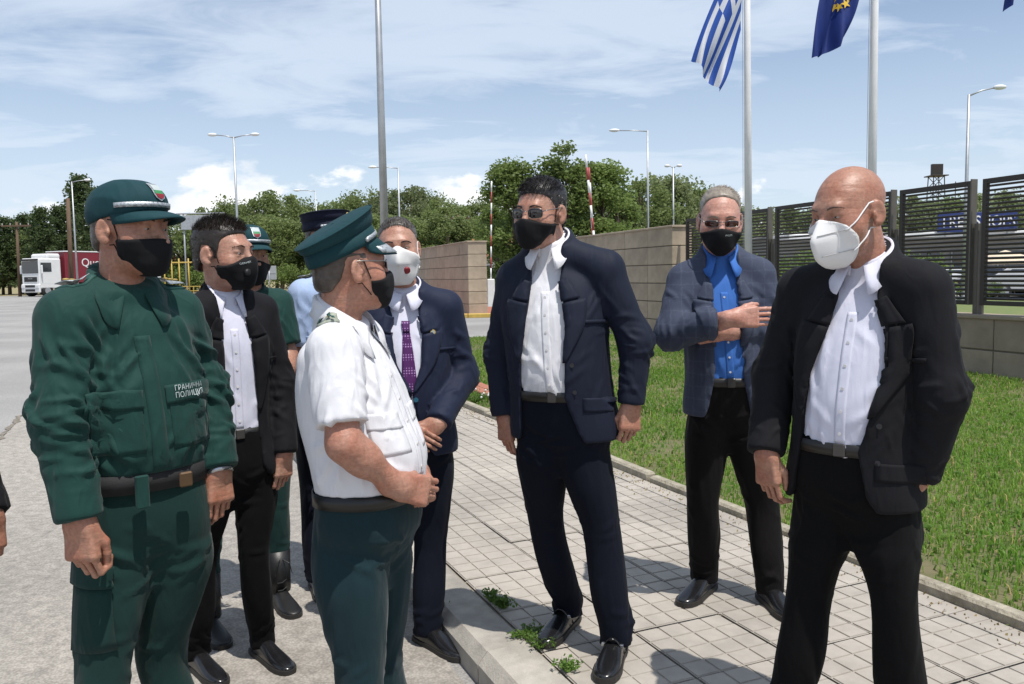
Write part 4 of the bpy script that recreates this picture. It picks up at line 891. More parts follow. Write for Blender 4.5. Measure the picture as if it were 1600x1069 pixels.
H_dark = hairmat('hair_dark_brown', (0.012, 0.008, 0.006), (0.03, 0.02, 0.014)); H_black = hairmat('hair_black', (0.012, 0.010, 0.010), (0.035, 0.030, 0.030)); H_grey = hairmat('hair_grey', (0.30, 0.26, 0.21), (0.16, 0.13, 0.10)); H_brown = hairmat('hair_short_brown', (0.045, 0.032, 0.026), (0.085, 0.066, 0.054)); H_salt = hairmat('hair_salt', (0.05, 0.042, 0.038), (0.13, 0.115, 0.10))

# ---- head (local: face towards -y, x to the side, z up, eye level z=0)
def cran(P, o=0.0): return ellip(P, (0, .020, .034), (.0755+o, .098+o, .084+o))
def face_base(P):
    d = ellip(P, (0, -.032, -.022), (.0630, .062, .090)); d = smin(d, ellip(P, (0, -.030, -.078), (.055, .056, .046)), .03); d = smin(d, ellip(P, (0, -.072, -.102), (.026, .022, .020)), .03)
    for s in (-1, 1): d = smin(d, ellip(P, (s*.044, -.052, -.034), (.024, .026, .024)), .03)
    return d
def head_sdf(P, fat=0.0, neck=.060, nb=(0, .045, -.20)):
    d = smin(cran(P), face_base(P)-F4(fat), .035)
    d = smin(d, rcone(P, (-.030, -.083, .022), (.030, -.083, .022), .011, .011), .022)
    for s in (-1, 1): d = smax(d, -ellip(P, (s*.032, -.102, -.001), (.0195, .0185, .0125)), .012)
    for s in (-1, 1):                                        # lids
        d = smin(d, ellip(P, (s*.032, -.0785, .0035), (.0165, .0130, .0105)), .006); d = smin(d, ellip(P, (s*.032, -.077, -.0095), (.0150, .0120, .0070)), .006)
        d = smax(d, -rcone(P, (s*.021, -.096, -.0030), (s*.042, -.091, -.0025), .0021, .0021), .003)
    d = smin(d, rcone(P, (0, -.090, .008), (0, -.116, -.036), .0085, .0125), .014); d = smin(d, ellip(P, (0, -.113, -.040), (.0150, .0130, .0110)), .008)
    for s in (-1, 1): d = smin(d, ellip(P, (s*.0140, -.101, -.042), (.0085, .0110, .0085)), .008)
    d = smin(d, rcone(P, (-.019, -.088, -.066), (.019, -.088, -.066), .0055, .0055), .012); d = smin(d, rcone(P, (-.016, -.086, -.077), (.016, -.086, -.077), .0060, .0060), .010)
    for s in (-1, 1):                                        # ears
        e = ellip(P, (s*.081, .016, -.010), (.0075, .0190, .0325), s*-.35); e = smin(e, ellip(P, (s*.0785, .008, -.036), (.007, .010, .010)), .01)
        e = smax(e, -ellip(P, (s*.0895, .010, -.006), (.0070, .0105, .019), s*-.35), .006)
        e = smin(e, ellip(P, (s*.0795, -.002, -.014), (.005, .005, .008)), .006); d = smin(d, e, .008)
    d = smin(d, rcone(P, (0, .034, -.045), nb, neck*.93, neck*1.06), .022)
    d = smin(d, ellip(P, (0, -.012, -.100), (.032, .034, .022)), .02)
    return d
def mask_sdf(P, top=-.018, drop=.020, th=.0065, bott=-.130, side=-.018):
    d = smin(face_base(P), ellip(P, (0, -.078, -.050), (.031, .044, .052)), .030); d = smin(d, ellip(P, (0, -.060, -.095), (.036, .036, .034)), .02)-F4(th)
    ax = np.abs(P[0]); zt = F4(top)-ax*F4(drop/.062); zb = F4(bott)+ax*F4(.9)*ax/F4(.07)
    d = smax(d, P[2]-zt, .004); d = smax(d, zb-P[2], .006); return smax(d, P[1]-F4(side)-(P[2]+F4(.05))*F4(.15), .005)
HL = {'full': ([-.12, -.085, -.06, -.036, -.022, -.012, .0, .035, .055, .08, .12], [.074, .070, .054, .028, -.026, -.034, .014, .022, -.035, -.062, -.066]),
      'recede': ([-.12, -.085, -.06, -.036, -.022, -.012, .0, .035, .055, .08, .12], [.096, .092, .080, .045, -.008, -.012, .024, .022, -.035, -.062, -.066]),
      'high': ([-.12, -.085, -.06, -.036, -.022, -.012, .0, .035, .055, .08, .12], [.110, .106, .098, .070, .005, -.006, .024, .022, -.035, -.062, -.066]),
      'capped': ([-.12, -.05, -.036, -.022, -.010, .0, .035, .055, .08, .12], [.2, .2, .04, -.010, -.015, .022, .022, -.035, -.066, -.070])}
def hair_sdf(P, style, th):
    ys, zs = HL[style]; d = smin(cran(P), face_base(P), .03); d = smin(d, ellip(P, (0, .052, -.035), (.058, .062, .06)), .03)
    y1 = P[1][0, :, 0]; hl = np.interp(y1, ys, zs).astype(F4)[None, :, None]
    side = np.maximum(np.abs(P[0])-F4(.035), 0)*F4(.55 if style in ('full', 'recede', 'high') else 0)
    fr = np.clip((-P[1]-F4(.03))*F4(30), 0, 1); tz = np.clip((P[2]-F4(.02))/F4(.06), .25, 1)
    d = smax(d-F4(th)*tz, hl+side*fr-P[2], .018)
    return smax(d, P[2]-F4(.045), .01) if style == 'capped' else d
def strands(V, Nn, n, length, comb, seed, width=.0011, cond=None, up=.3, jit=.14):
    r = np.random.default_rng(seed); idx = np.arange(len(V)) if cond is None else np.nonzero(cond)[0]; i = r.choice(idx, n); p = V[i]-Nn[i]*.004
    d = Nn[i]*up+np.array(comb)+r.normal(size=(n, 3))*jit; d /= np.linalg.norm(d, axis=1)[:, None]; q = np.cross(d, r.normal(size=(n, 3))); q /= np.linalg.norm(q, axis=1)[:, None]
    L = (length*r.uniform(.55, 1.2, n))[:, None]; mid = p+d*L*.5+Nn[i]*L*.12; w = width
    A = np.stack([p-q*w, p+q*w, mid+q*w*.8, mid-q*w*.8, p+d*L], 1).reshape(-1, 3); k = np.arange(n)*5
    return A, np.stack([k, k+1, k+2, k+3], 1).tolist()+np.stack([k+3, k+2, k+4], 1).tolist()
# ---- hand (local: wrist at origin, fingers towards -z, palm faces -y, thumb on +x when s=1)
def hand_sdf(P, curls, thumb, s=1, fore=None, fr=(.027, .043), spread=.0):
    Q = (P[0]*F4(s), P[1], P[2])
    bx, by, bz = Q[0]-F4(.001), Q[1], Q[2]+F4(.050); w = F4(.036)-np.clip(-(bz), -.05, .05)*0
    taper = F4(1.0)-np.clip(bz, -.045, .045)*F4(3.2)
    dx = np.abs(bx)-F4(.0285)*taper; dy = np.abs(by)-F4(.0045); dz = np.abs(bz)-F4(.034)
    d = np.sqrt(np.maximum(dx, 0)**2+np.maximum(dy, 0)**2+np.maximum(dz, 0)**2)+np.minimum(np.maximum(dx, np.maximum(dy, dz)), 0)-F4(.0115)
    d = smin(d, ellip(Q, (.020, -.009, -.034), (.017, .013, .028)), .012); d = smin(d, ellip(Q, (-.022, -.007, -.050), (.013, .011, .030)), .012)
    d = smin(d, rcone(Q, (0, 0, .03), (0, 0, -.02), .0255, .0245, (1.12, .82, 1)), .02)
    bases = [(.031, -.088, (.043, .026, .021)), (.0105, -.094, (.047, .029, .022)), (-.0100, -.091, (.043, .027, .021)), (-.0295, -.082, (.034, .021, .019))]; fd = None
    for k, (x, z, ln) in enumerate(bases):
        p = np.array([x, .001, z]); c = 0.0; rr = .0085-.0007*(k == 3)-.0003*k; f = ellip(Q, (x, .004, z+.004), (.0100, .0098, .011))
        for j in range(3):
            c += curls[k][j] if hasattr(curls[k], '__len__') else (curls[k]*(.9, 1.05, .75)[j]); d_ = np.array([(x*spread*8 if j == 0 else 0), -math.sin(c), -math.cos(c)]); d_ /= np.linalg.norm(d_); q = p+d_*ln[j]
            f = smin(f, rcone(Q, p, q, rr, rr*.93), .004); p = q; rr *= .93
        d = smin(d, f, .005) if fd is None else smin(d, f, .0035); fd = 1
    t0 = np.array([.026, -.006, -.022]); 
    for j in range(3): 
        t1 = np.array(thumb[j]); d = smin(d, rcone(Q, t0, t1, (.0135, .0112, .0102)[j], (.0112, .0102, .0088)[j]), .008 if j == 0 else .004); t0 = t1
    if fore is not None:
        f_ = np.array(fore)*np.array([s, 1, 1]); d = smin(d, rcone(Q, (0, 0, 0), f_*.72, fr[0]*.95, fr[1]), .03); d = smin(d, rcone(Q, f_*.66, f_, fr[1], fr[1]*.98), .03)
    return d
THUMB_REL = [(.040, -.026, -.058), (.037, -.032, -.086), (.031, -.036, -.108)]
THUMB_FIST = [(.038, -.024, -.056), (.030, -.036, -.084), (.013, -.042, -.096)]
# ================================================================== PERSON BUILDER
PROF = [(-.62, .165, .105, .125), (-.35, .180, .118, .135), (0, .168, .125, .105), (.35, .170, .130, .108), (.62, .182, .125, .120), (.85, .178, .108, .118), (1.0, .140, .078, .096), (1.12, .075, .058, .074), (1.2, .066, .055, .070)]
def unit(v): v = np.asarray(v, float); return v/(np.linalg.norm(v)+1e-12)
class Person:
    def __init__(s, label, px, Y0, g, yaw, belt, neck, shR, shL, prof=None, group=None, slim=(.89, .92)):
        s.slim = slim
        s.Y0, s.g, s.yaw = Y0, g, R_(yaw); w = atY(px, 700, Y0); s.o = np.array([w[0], Y0, g]); s.Ri = rotz(-s.yaw)
        s.root = empty('person', tuple(s.o), s.yaw); tag(s.root, label, 'person', group)
        s.belt = s.L(*belt); s.neck = s.L(*neck); s.sh = {'R': s.L(*shR), 'L': s.L(*shL)}; s.el = {}; s.wr = {}; s.hand = {}
        for k in 'RL': s.sh[k] = s.sh[k]-np.array([0, 0, .018])
        s.zb = s.belt[2]; s.zs = .5*(s.sh['R'][2]+s.sh['L'][2])-.005; s.prof = prof or PROF; s.body = []; s.core = []
    def L(s, px, py, dy=0.0): return s.Ri @ (atY(px, py, s.Y0+dy)-s.o)
    def W(s, v): return s.Ri @ (np.asarray(v, float)-s.o)
    def G(s, px, py): return s.W(gnd(px, py, s.g))
    def tab(s, extra=None):
        T = []
        for t, a, bf, bb in s.prof:
            q = min(1.1, max(-.3, t)); fa, fd = (s.slim if t < .97 else (1, 1)); T.append((s.zb+t*(s.zs-s.zb), lerp(s.belt[0], s.neck[0], q), lerp(s.belt[1], s.neck[1], q), a*fa, bf*fd, bb*fd))
        return T
    def zt(s, t): return s.zb+t*(s.zs-s.zb)
    def arm(s, side, elbow, wrist, d=None, n=None): s.el[side] = s.L(*elbow); s.wr[side] = s.L(*wrist)
    def put(s, name, V, Fq, m, parent=None, smooth=True, solid=0.0, bevel=0, sub=0): return mkobj(name, to_mesh(name, np.asarray(V), Fq), m, parent or s.root, smooth, solid, bevel, sub)
    # ---------------- upper garment
    def top(s, name, m, off=.0, hem=-.35, sleeves={'R': 1.0, 'L': 1.0}, rad=(.060, .050, .044), opening=None, h=.009, flare=0.0, wr=1.0, neckcut=None, k0=.03, ease=None, seed=0.0, cuffdir=True):
        T = np.array(s.tab()); 
        if flare: T[:, 3:6] += flare*np.clip((s.zb+.05-T[:, 0])/.25, 0, 1)[:, None]
        if ease:
            for t0, da, dbf, dbb in ease: q = np.exp(-(((T[:, 0]-s.zt(t0))/.16)**2)); T[:, 3] += da*q; T[:, 4] += dbf*q; T[:, 5] += dbb*q
        zh = s.zt(hem); zn = s.neck[2]+.012; pts = [s.belt+[0, 0, 0], s.neck, s.sh['R'], s.sh['L']]+[s.wr[k] for k in s.wr]+[s.el[k] for k in s.el]; pts = np.array(pts); lo = pts.min(0)-.20; hi = pts.max(0)+.16; lo[2] = min(zh, min([s.wr[k][2] for k in s.wr if sleeves.get(k, 0) > 0]+[zh]))-.05; hi[2] = s.neck[2]+.09
        lo[0] = min(lo[0], s.belt[0]-.3); hi[0] = max(hi[0], s.belt[0]+.3); lo[1] = min(lo[1], s.belt[1]-.30); hi[1] = max(hi[1], s.belt[1]+.28)
        def fn(P):
            pln = P[2]-F4(zn+.010)-(P[1]-F4(s.neck[1]))*F4(.55); d = loft(P, T, off, 2.2, (zh, s.neck[2]+.07))
            for k in ('R', 'L'): d = smin(d, rcone(P, s.neck-[0, 0, .030], s.sh[k]+[0, 0, .024], (.050 if opening is not None else .036)+off, .042+off), .035)
            d = smax(d, pln, .004)
            for k in ('R', 'L'):
                f = sleeves.get(k, 1.0)
                if f <= 0: continue
                S_, E_, W_ = s.sh[k], s.el[k], s.wr[k]; r0, r1, r2_ = rad
                if f < 1.0:
                    E2 = S_+(E_-S_)*f; a = rcone(P, S_, E2+unit(E2-S_)*.03, r0+off, r1+off); ax = unit(E2-S_); cut = (P[0]-F4(E2[0]))*F4(ax[0])+(P[1]-F4(E2[1]))*F4(ax[1])+(P[2]-F4(E2[2]))*F4(ax[2]); a = smax(a, cut, .006)
                else:
                    a = rcone(P, S_, E_, r0+off, r1+off); fo = rcone(P, E_, W_+unit(W_-E_)*.03, r1+off, r2_+off); ax = unit(W_-E_); cut = (P[0]-F4(W_[0]))*F4(ax[0])+(P[1]-F4(W_[1]))*F4(ax[1])+(P[2]-F4(W_[2]))*F4(ax[2]); fo = smax(fo, cut, .008); a = smin(a, fo, .045)
                kk = np.clip((P[2]-F4(S_[2]-.16))/F4(.12), 0, 1)*F4(k0)+F4(.006); d = smin(d, a, kk)
            if opening is not None:
                tt = np.array([q[0] for q in opening]); z1 = P[2][0, 0, :]; zz = s.zt(tt); xl = np.interp(z1, zz, [q[1] for q in opening]).astype(F4); xr = np.interp(z1, zz, [q[2] for q in opening]).astype(F4)
                cx = np.interp(z1, T[:, 0], T[:, 1]).astype(F4); cy = np.interp(z1, T[:, 0], T[:, 2]).astype(F4); x = P[0]-cx[None, None]
                c = np.maximum(np.maximum(xl[None, None]-x, x-xr[None, None]), P[1]-cy[None, None]+F4(.015)); d = smax(d, -c, .004)
            return d
        V, Fq = sdf_mesh(fn, lo, hi, h, 1); Nn = vnormals(V, Fq)
        D = .0030*ridge(V, (6, 6, 3.5), seed)*wr; sp = []; cx, cy = s.belt[0], s.belt[1]; fy = cy-s.prof[3][2]*s.slim[1]
        for k in s.el:
            sg = -1 if k == 'R' else 1; S_, E_, W_ = s.sh[k], s.el[k], s.wr[k]; f = sleeves.get(k, 0)
            if f <= 0: continue
            ax = unit(E_-S_); dg = unit(np.cross(ax, [0, 1, .2])); M1 = S_+(E_-S_)*.5
            sp.append((S_+(E_-S_)*.62, (.10, .10, .12), int(10*wr), dg+ax*.7, .35, .11, .013, .0065*wr)); sp.append((S_+[-sg*.03, 0, -.10], (.08, .12, .10), int(8*wr), np.array([-sg*.5, 0, -1.0]), .25, .13, .014, .007*wr))
            if f >= 1:
                a2 = unit(W_-E_); d2 = unit(np.cross(a2, [.2, 1, 0])); sp.append((E_, (.09, .09, .08), int(16*wr), d2+a2*.25, .35, .10, .011, .0085*wr)); sp.append((E_+(W_-E_)*.5, (.08, .08, .13), int(13*wr), d2+a2*.6, .45, .10, .011, .006*wr)); sp.append((E_+(W_-E_)*.85, (.07, .07, .06), int(7*wr), d2, .3, .08, .009, .004*wr))
        for sg in (-1, 1):
            sp.append(((cx+sg*.12, cy-.05, s.zb+.12), (.10, .16, .12), int(9*wr), (sg*.7, -.2, .7), .3, .14, .014, .0055*wr)); sp.append(((cx+sg*.12, cy-.08, s.zt(.7)), (.09, .12, .12), int(7*wr), (sg*.45, 0, -1), .3, .13, .014, .005*wr))
        sp.append(((cx, cy, s.zb+.03), (.22, .22, .07), int(22*wr), (.15, 0, 1), .3, .09, .011, .0055*wr))
        D = np.clip(D+folds(V, Nn, sp, int(seed*10)+1), -.013, .013)
        edge = np.clip((V[:, 2]-zh)/.04, .3, 1); V = V+Nn*(D*edge)[:, None]
        o = s.put(name, V, Fq, m); return o, bvh_of(V, Fq), V, Fq
    # ---------------- lower garment
    def legs(s, m, feet, knees, h=.010, hip=None, w=1.0, seed=0.0, hem=.045, hips=None, belt_off=0.0, crotch=.25, name='trousers', ank=(.058, .052, .066), kn=(.068, .068, .072), taper=True):
        T = np.array(s.tab()); zc = s.zb-crotch; ft = {}; T[0, 3:6] *= .6; s.feet = feet
        def fn(P):
            d = loft(P, T, .004+belt_off, 2.4, (zc-.06, s.zb+.03))
            for k in ('R', 'L'):
                hp = s.hipc[k]; kp = s.kn[k]; ap = s.an[k]; z0 = hem
                tb = [(z0-.03, ap[0], ap[1], ank[0]*w, ank[1]*w, ank[2]*w), (z0+.05, ap[0], ap[1], ank[0]*w, ank[1]*w, ank[2]*w), (z0+.16, lerp(ap[0], kp[0], .35), lerp(ap[1], kp[1], .35), .064*w, .062*w, .070*w), (kp[2], kp[0], kp[1], kn[0]*w, kn[1]*w, kn[2]*w), (lerp(kp[2], zc, .55), lerp(kp[0], hp[0], .55), lerp(kp[1], hp[1], .55), .084*w, .090*w, .092*w), (zc, hp[0], hp[1], .092*w, .100*w, .106*w), (zc+.1, hp[0]*.85+s.belt[0]*.15, hp[1], .09*w, .105*w, .115*w), (s.zb, hp[0]*.7+s.belt[0]*.3, hp[1], .08, .09, .09)]
                lg = loft(P, tb, 0, 2.2, (z0, s.zb-.02)); d = smin(d, lg, .012 if k == 'R' else np.clip((P[2]-F4(zc-.05))/F4(.1), 0, 1)*F4(.035)+F4(.006))
            return d
        s.hipc = {}; s.kn = {}; s.an = {}
        for k in ('R', 'L'):
            sx = -1 if k == 'R' else 1; s.hipc[k] = (s.L(*hips[k]) if hips and k in hips else s.belt+np.array([sx*.082, .0, -crotch])); heel, toe = feet[k]; dd = unit((toe-heel)*[1, 1, 0]); s.an[k] = heel+dd*.075; s.kn[k] = s.L(*knees[k]) if len(knees[k]) < 4 else np.array(knees[k][:3])
        lo = np.array([min(s.belt[0]-.24, min(s.an[k][0] for k in 'RL')-.12, min(s.kn[k][0] for k in 'RL')-.12), min(s.belt[1]-.24, min(s.an[k][1] for k in 'RL')-.14, min(s.kn[k][1] for k in 'RL')-.14), hem-.03]); hi = np.array([max(s.belt[0]+.24, max(s.an[k][0] for k in 'RL')+.12, max(s.kn[k][0] for k in 'RL')+.12), max(s.belt[1]+.24, max(s.an[k][1] for k in 'RL')+.14, max(s.kn[k][1] for k in 'RL')+.14), s.zb+.05])
        V, Fq = sdf_mesh(fn, lo, hi, h, 1); Nn = vnormals(V, Fq); z = V[:, 2]
        D = .003*ridge(V, (8, 8, 1.8), seed+5)*np.clip((z-hem)/.2, 0, 1); sp = []
        for k in 'RL':
            sg = -1 if k == 'R' else 1; A_, K_, H_ = s.an[k], s.kn[k], s.hipc[k]
            sp.append(((A_[0], A_[1], hem+.07), (.10, .10, .085), 15, (1, .3, .25*sg), .35, .12, .013, .010)); sp.append(((K_[0], K_[1], K_[2]), (.11, .11, .12), 9, (1, .2, .4*sg), .4, .12, .013, .006)); sp.append((lerp(K_, H_, .5), (.11, .11, .16), 7, (.15*sg, 0, 1), .2, .22, .016, .005)); sp.append((lerp(A_, K_, .55)*[1, 1, 0]+[0, 0, lerp(hem, K_[2], .55)], (.10, .10, .13), 6, (.1, 0, 1), .2, .2, .015, .005))
            sp.append((s.belt+[sg*.05, -.05, -crotch+.06], (.10, .12, .10), 9, (sg*.9, -.1, .35), .3, .12, .013, .008)); sp.append((H_+[sg*.05, 0, .12], (.08, .14, .1), 6, (.1, 0, 1), .3, .14, .014, .005))
        D += folds(V, Nn, sp, int(seed*10)+3)
        V = V+Nn*D[:, None]; o = s.put(name, V, Fq, m); s.legbvh = bvh_of(V, Fq); return o
    def shoe(s, k, m=None, L=.295, boot=False, strap=False, w=1.0):
        heel, toe = s.feet[k]; d = unit((toe-heel)*[1, 1, 0]); sd = np.array([-d[1], d[0], 0]); m = m or C_leather; st = [(0, .022, .058, 0), (.03, .030, .072, 0), (.12, .036, .088, 0), (.25, .037, .096, 0), (.38, .037, .086, 0), (.52, .041, .068, 0), (.68, .047, .054, 0), (.82, .045, .045, 0), (.92, .036, .038, 0), (.98, .022, .032, 0), (1.0, .008, .026, 0)]; n = 13; rows = []
        for q, hw, zt_, _ in st:
            row = []
            for i in range(n):
                a = math.pi*i/(n-1); cx = -math.cos(a); sz = math.sin(a); x = math.copysign(abs(cx)**.75, cx)*hw*w; z = .020+(zt_-.020)*sz**.7; row.append(tuple(heel*[1, 1, 0]+d*(q*L)+sd*x+np.array([0, 0, z])))
            rows.append(row)
        b = MB(); b.grid(rows); N_ = len(rows); b.f.append(tuple(range(n-1, -1, -1))); b.f.append(tuple((N_-1)*n+i for i in range(n))); sh = b.build('shoe' if not boot else 'boot', m, s.root, True, sub=1)
        so_ = MB(); top = []; 
        for sgn in (1, -1):
            for q, hw, _, _ in (st if sgn == 1 else st[::-1]): top.append(tuple(heel*[1, 1, 0]+d*(q*L+(.004 if q > .5 else -.003))+sd*(sgn*(hw*w+.004))+np.array([0, 0, .003])))
        so_.extrude(top, (0, 0, .020)).build('sole', C_sole, sh); 
        if boot:
            p0 = heel*[1, 1, 0]+d*.075; MB().tube([tuple(p0+[0, 0, .07]), tuple(p0+d*.01+[0, 0, .15]), tuple(p0+[0, 0, .26])], [.058, .056, .062], 14).build('shaft', m, sh, True)
            for q in range(5): c = p0+d*(.062-.004*q)+np.array([0, 0, .085+.035*q]); MB().tube([tuple(c-sd*.022), tuple(c+d*.004), tuple(c+sd*.022+[0, 0, .012])], .0028, 5).build('lace', m, sh)
            for sg in (-1, 1): c = p0+d*.055+np.array([0, 0, .235]); MB().tube([tuple(c), tuple(c+d*.03+sd*sg*.03+[0, 0, -.02]), tuple(c+d*.035+sd*sg*.04+[0, 0, -.07])], .002, 5).build('lace_end', m, sh)
        else:
            c = heel*[1, 1, 0]+d*(.36*L); rr = [tuple(c+d*(.012*(1-abs(2*i/8-1)))+sd*(.040*w*(2*i/8-1))+np.array([0, 0, .028+.066*math.sin(math.pi*i/8)**.6])) for i in range(9)]
            if strap:
                for e in (-.01, .022):
                    MB().grid([[tuple(np.array(p)+d*(e-.008)+[0, 0, .002]) for p in rr], [tuple(np.array(p)+d*(e+.008)+[0, 0, .0015-.012*(e > 0)*0]) for p in rr]]).build('strap', m, sh, True, solid=.003)
                    p = np.array(rr[1])+d*e-sd*.004; q_ = np.array(rr[7])+d*e+sd*.004
                    for pp in (p, q_): MB().bbox(tuple(pp), (.012, .012, .014), .002).build('buckle', C_chrome, sh)
        return sh
    # ---------------- head
    def head(s, px, py, dy, yaw, pitch=0, roll=0, scale=1.06, sk=None, fat=0.0, neck=.062, h=.0034, drop=.10):
        c = s.L(px, py, dy); Rm = rotz(R_(yaw)-s.yaw) @ rotx(R_(pitch)) @ roty(R_(roll)); s.HR = Rm*scale; s.HC = c; nb = np.linalg.inv(s.HR) @ (s.neck+[0, .016, -.045]-c); s.sk = sk
        lo = np.minimum([-.11, -.16, -.14], nb-.09); hi = np.maximum([.11, .145, .135], nb+.09)
        V, Fq = sdf_mesh(lambda P: head_sdf(P, fat, neck, nb), lo, hi, h, 1); s.hV, s.hF = V, Fq; s.hbvh = bvh_of(V, Fq); s.body.append((s.HT(V), Fq)); s.fat = fat
    def HT(s, V): return np.asarray(V, float) @ s.HR.T+s.HC
    def hput(s, name, V, Fq, m, parent=None, smooth=True, solid=0.0, sub=0): return s.put(name, s.HT(V), Fq, m, parent, smooth, solid, 0, sub)
    def hmb(s, mb, name, m, parent=None, smooth=True, solid=0.0, sub=0): return s.hput(name, mb.v, mb.f, m, parent, smooth, solid, sub)
    def hair(s, style, m, th=.010, n=2600, length=.016, comb=(0, .5, .0), up=.5, seed=1, toplen=None, width=.0011, jit=.14):
        V, Fq = sdf_mesh(lambda P: hair_sdf(P, style, th), (-.11, -.13, -.10), (.11, .15, .16), .004, 1); Nn = vnormals(V, Fq); V = V+Nn*(.0012*ridge(V, (60, 30, 60)))[:, None]
        o = s.hput('hair', V, Fq, m); A, Fa = strands(V, Nn, n, length, comb, seed, width, Nn[:, 2] > -.6, up, jit); s.hput('hair_strands', A, Fa, m, o)
        if toplen:
            A, Fa = strands(V, Nn, 3200, toplen[0], toplen[1], seed+5, width, (V[:, 2] > .075), toplen[2] if len(toplen) > 2 else .8, jit); s.hput('hair_tuft', A, Fa, m, o)
        return o
    def brows(s, m, seed=3, n=150, th=1.0):
        for sx in (-1, 1):
            r = np.random.default_rng(seed+sx); mb = MB(); pts = []
            for k in range(n):
                t = r.uniform(0, 1); x = sx*(.014+.036*t); z = .0185+.007*math.sin(t*2.4)-.006*t*t+r.uniform(-.0030, .0030)*(1-.6*t)*th; h_ = s.hbvh.ray_cast(Vector((x, -.3, z)), Vector((0, 1, 0)))
                if h_[0] is None: continue
                p = np.array(h_[0])+[0, -.0005, 0]; q = p+np.array([sx*.0065, -.0015, .0025*(1-t)-.001]); mb.add([tuple(p-[0, 0, .0006]), tuple(q), tuple(p+[0, 0, .0006])], [(0, 1, 2)])
            s.hmb(mb, 'eyebrow', m, None, False)
    def eyes(s, half=True):
        for sx in (-1, 1):
            mb = MB(); mb.sphere((sx*.032, -.0800, -.0026), (.0125, .0116, .0042), 14, 10); e = s.hmb(mb, 'eye', C_eye); mb = MB(); mb.sphere((sx*.032, -.0868, -.0024), (.0052, .0052, .0040), 12, 8); s.hmb(mb, 'iris', C_iris, e)
    def mask(s, m=None, th=.0065, top=-.018, drop=.020, straps=True, strapm=None, **kw):
        f = s.fat; V, Fq = sdf_mesh(lambda P: mask_sdf(P, top, drop, th+f, **kw), (-.10, -.16, -.155), (.10, .03, .02), .0034, 1); Nn = vnormals(V, Fq)
        V = V+Nn*(.0016*ridge(V, (22, 22, 42), 2)*np.clip((np.abs(V[:, 0])-.01)/.03, 0, 1))[:, None]
        o = s.hput('face_mask', V, Fq, m or C_mask); s.mbvh = bvh_of(V, Fq)
        if straps: s.straps(o, strapm or C_mask, ((.066+f, -.024, -.036), (.0615+f, -.024, -.083)))
        return o
    def straps(s, o, m, ends, r=.0016):
        def side(sx, y, z, off=.002):
            best = 0.04
            for bv in (s.hbvh, s.mbvh):
                h_ = bv.ray_cast(Vector((sx*.3, y, z)), Vector((-sx, 0, 0)))
                if h_[0] is not None: best = max(best, abs(h_[0][0]))
            return (sx*(best+off), y, z)
        for sx in (-1, 1):
            for (y0, z0), (y1, z1) in ((ends[0][1:], (-.012, .018)), (ends[1][1:], (-.004, -.046))):
                qs = np.linspace(0, 1, 12); P_ = np.array([side(sx, y0-.006+(y1-y0+.006)*q, z0+(z1-z0)*q, .0012+r*.6) for q in qs])
                x = np.abs(P_[:, 0]); x = np.maximum(x, np.convolve(np.pad(x, 2, mode='edge'), np.ones(5)/5, 'valid')); P_[:, 0] = sx*x
                pts = [tuple(q) for q in P_]+[(sx*(x[-1]+.004), y1+.012, z1+(.002 if z1 > 0 else -.001))]
                mb = MB(); mb.tube(pts, r, 6); s.hmb(mb, 'ear_loop', m, o)
    def duck(s, ridge_pts, side_pts, m, creases=(), n=9, bulge=.012):
        """white filter mask: ruled from a centre profile to both cheeks"""
        rp = np.array(ridge_pts); sp = np.array(side_pts); t = np.linspace(0, 1, 15); tp = np.linspace(0, 1, len(rp)); R1 = np.stack([np.interp(t, tp, rp[:, k]) for k in range(3)], 1); S1 = np.stack([np.interp(t, np.linspace(0, 1, len(sp)), sp[:, k]) for k in range(3)], 1); rows = []
        for i in range(15):
            row = []
            for k in range(-n, n+1):
                u = abs(k)/n; sg = 1 if k >= 0 else -1; p = R1[i]*(1-u)+S1[i]*u; p = p+np.array([0, -bulge*math.sin(math.pi*u), 0]) + np.array([bulge*.8*math.sin(math.pi*u), 0, 0]); q = Vector((p[0]*sg, p[1], p[2])); lc, nr, _, ds = s.hbvh.find_nearest(q)
                if lc is not None and (q-lc).dot(nr) < .0035: q = lc+nr*(.0035+.0015*u)
                row.append(tuple(q))
            rows.append(row)
        mb = MB(); mb.grid(rows); o = s.hmb(mb, 'face_mask', m, None, True, solid=.0025); s.mbvh = bvh_of(np.array(mb.v), mb.f)
        return o
    def logo(s, o, txt, size, x, z, m, bv=None, rot=0.0):
        me = text_mesh(txt, size, 0); V = []
        c, sn = math.cos(rot), math.sin(rot)
        for v in me.vertices:
            a, b = v.co.x*c-v.co.y*sn, v.co.x*sn+v.co.y*c; h_ = (bv or s.mbvh).ray_cast(Vector((x+a, -.3, z+b)), Vector((0, 1, 0))); V.append(tuple(np.array(h_[0])+np.array(h_[1])*.0012) if h_[0] is not None else (x+a, -.12, z+b))
        s.hput('print', np.array(V), [tuple(p.vertices) for p in me.polygons], m, o, False)
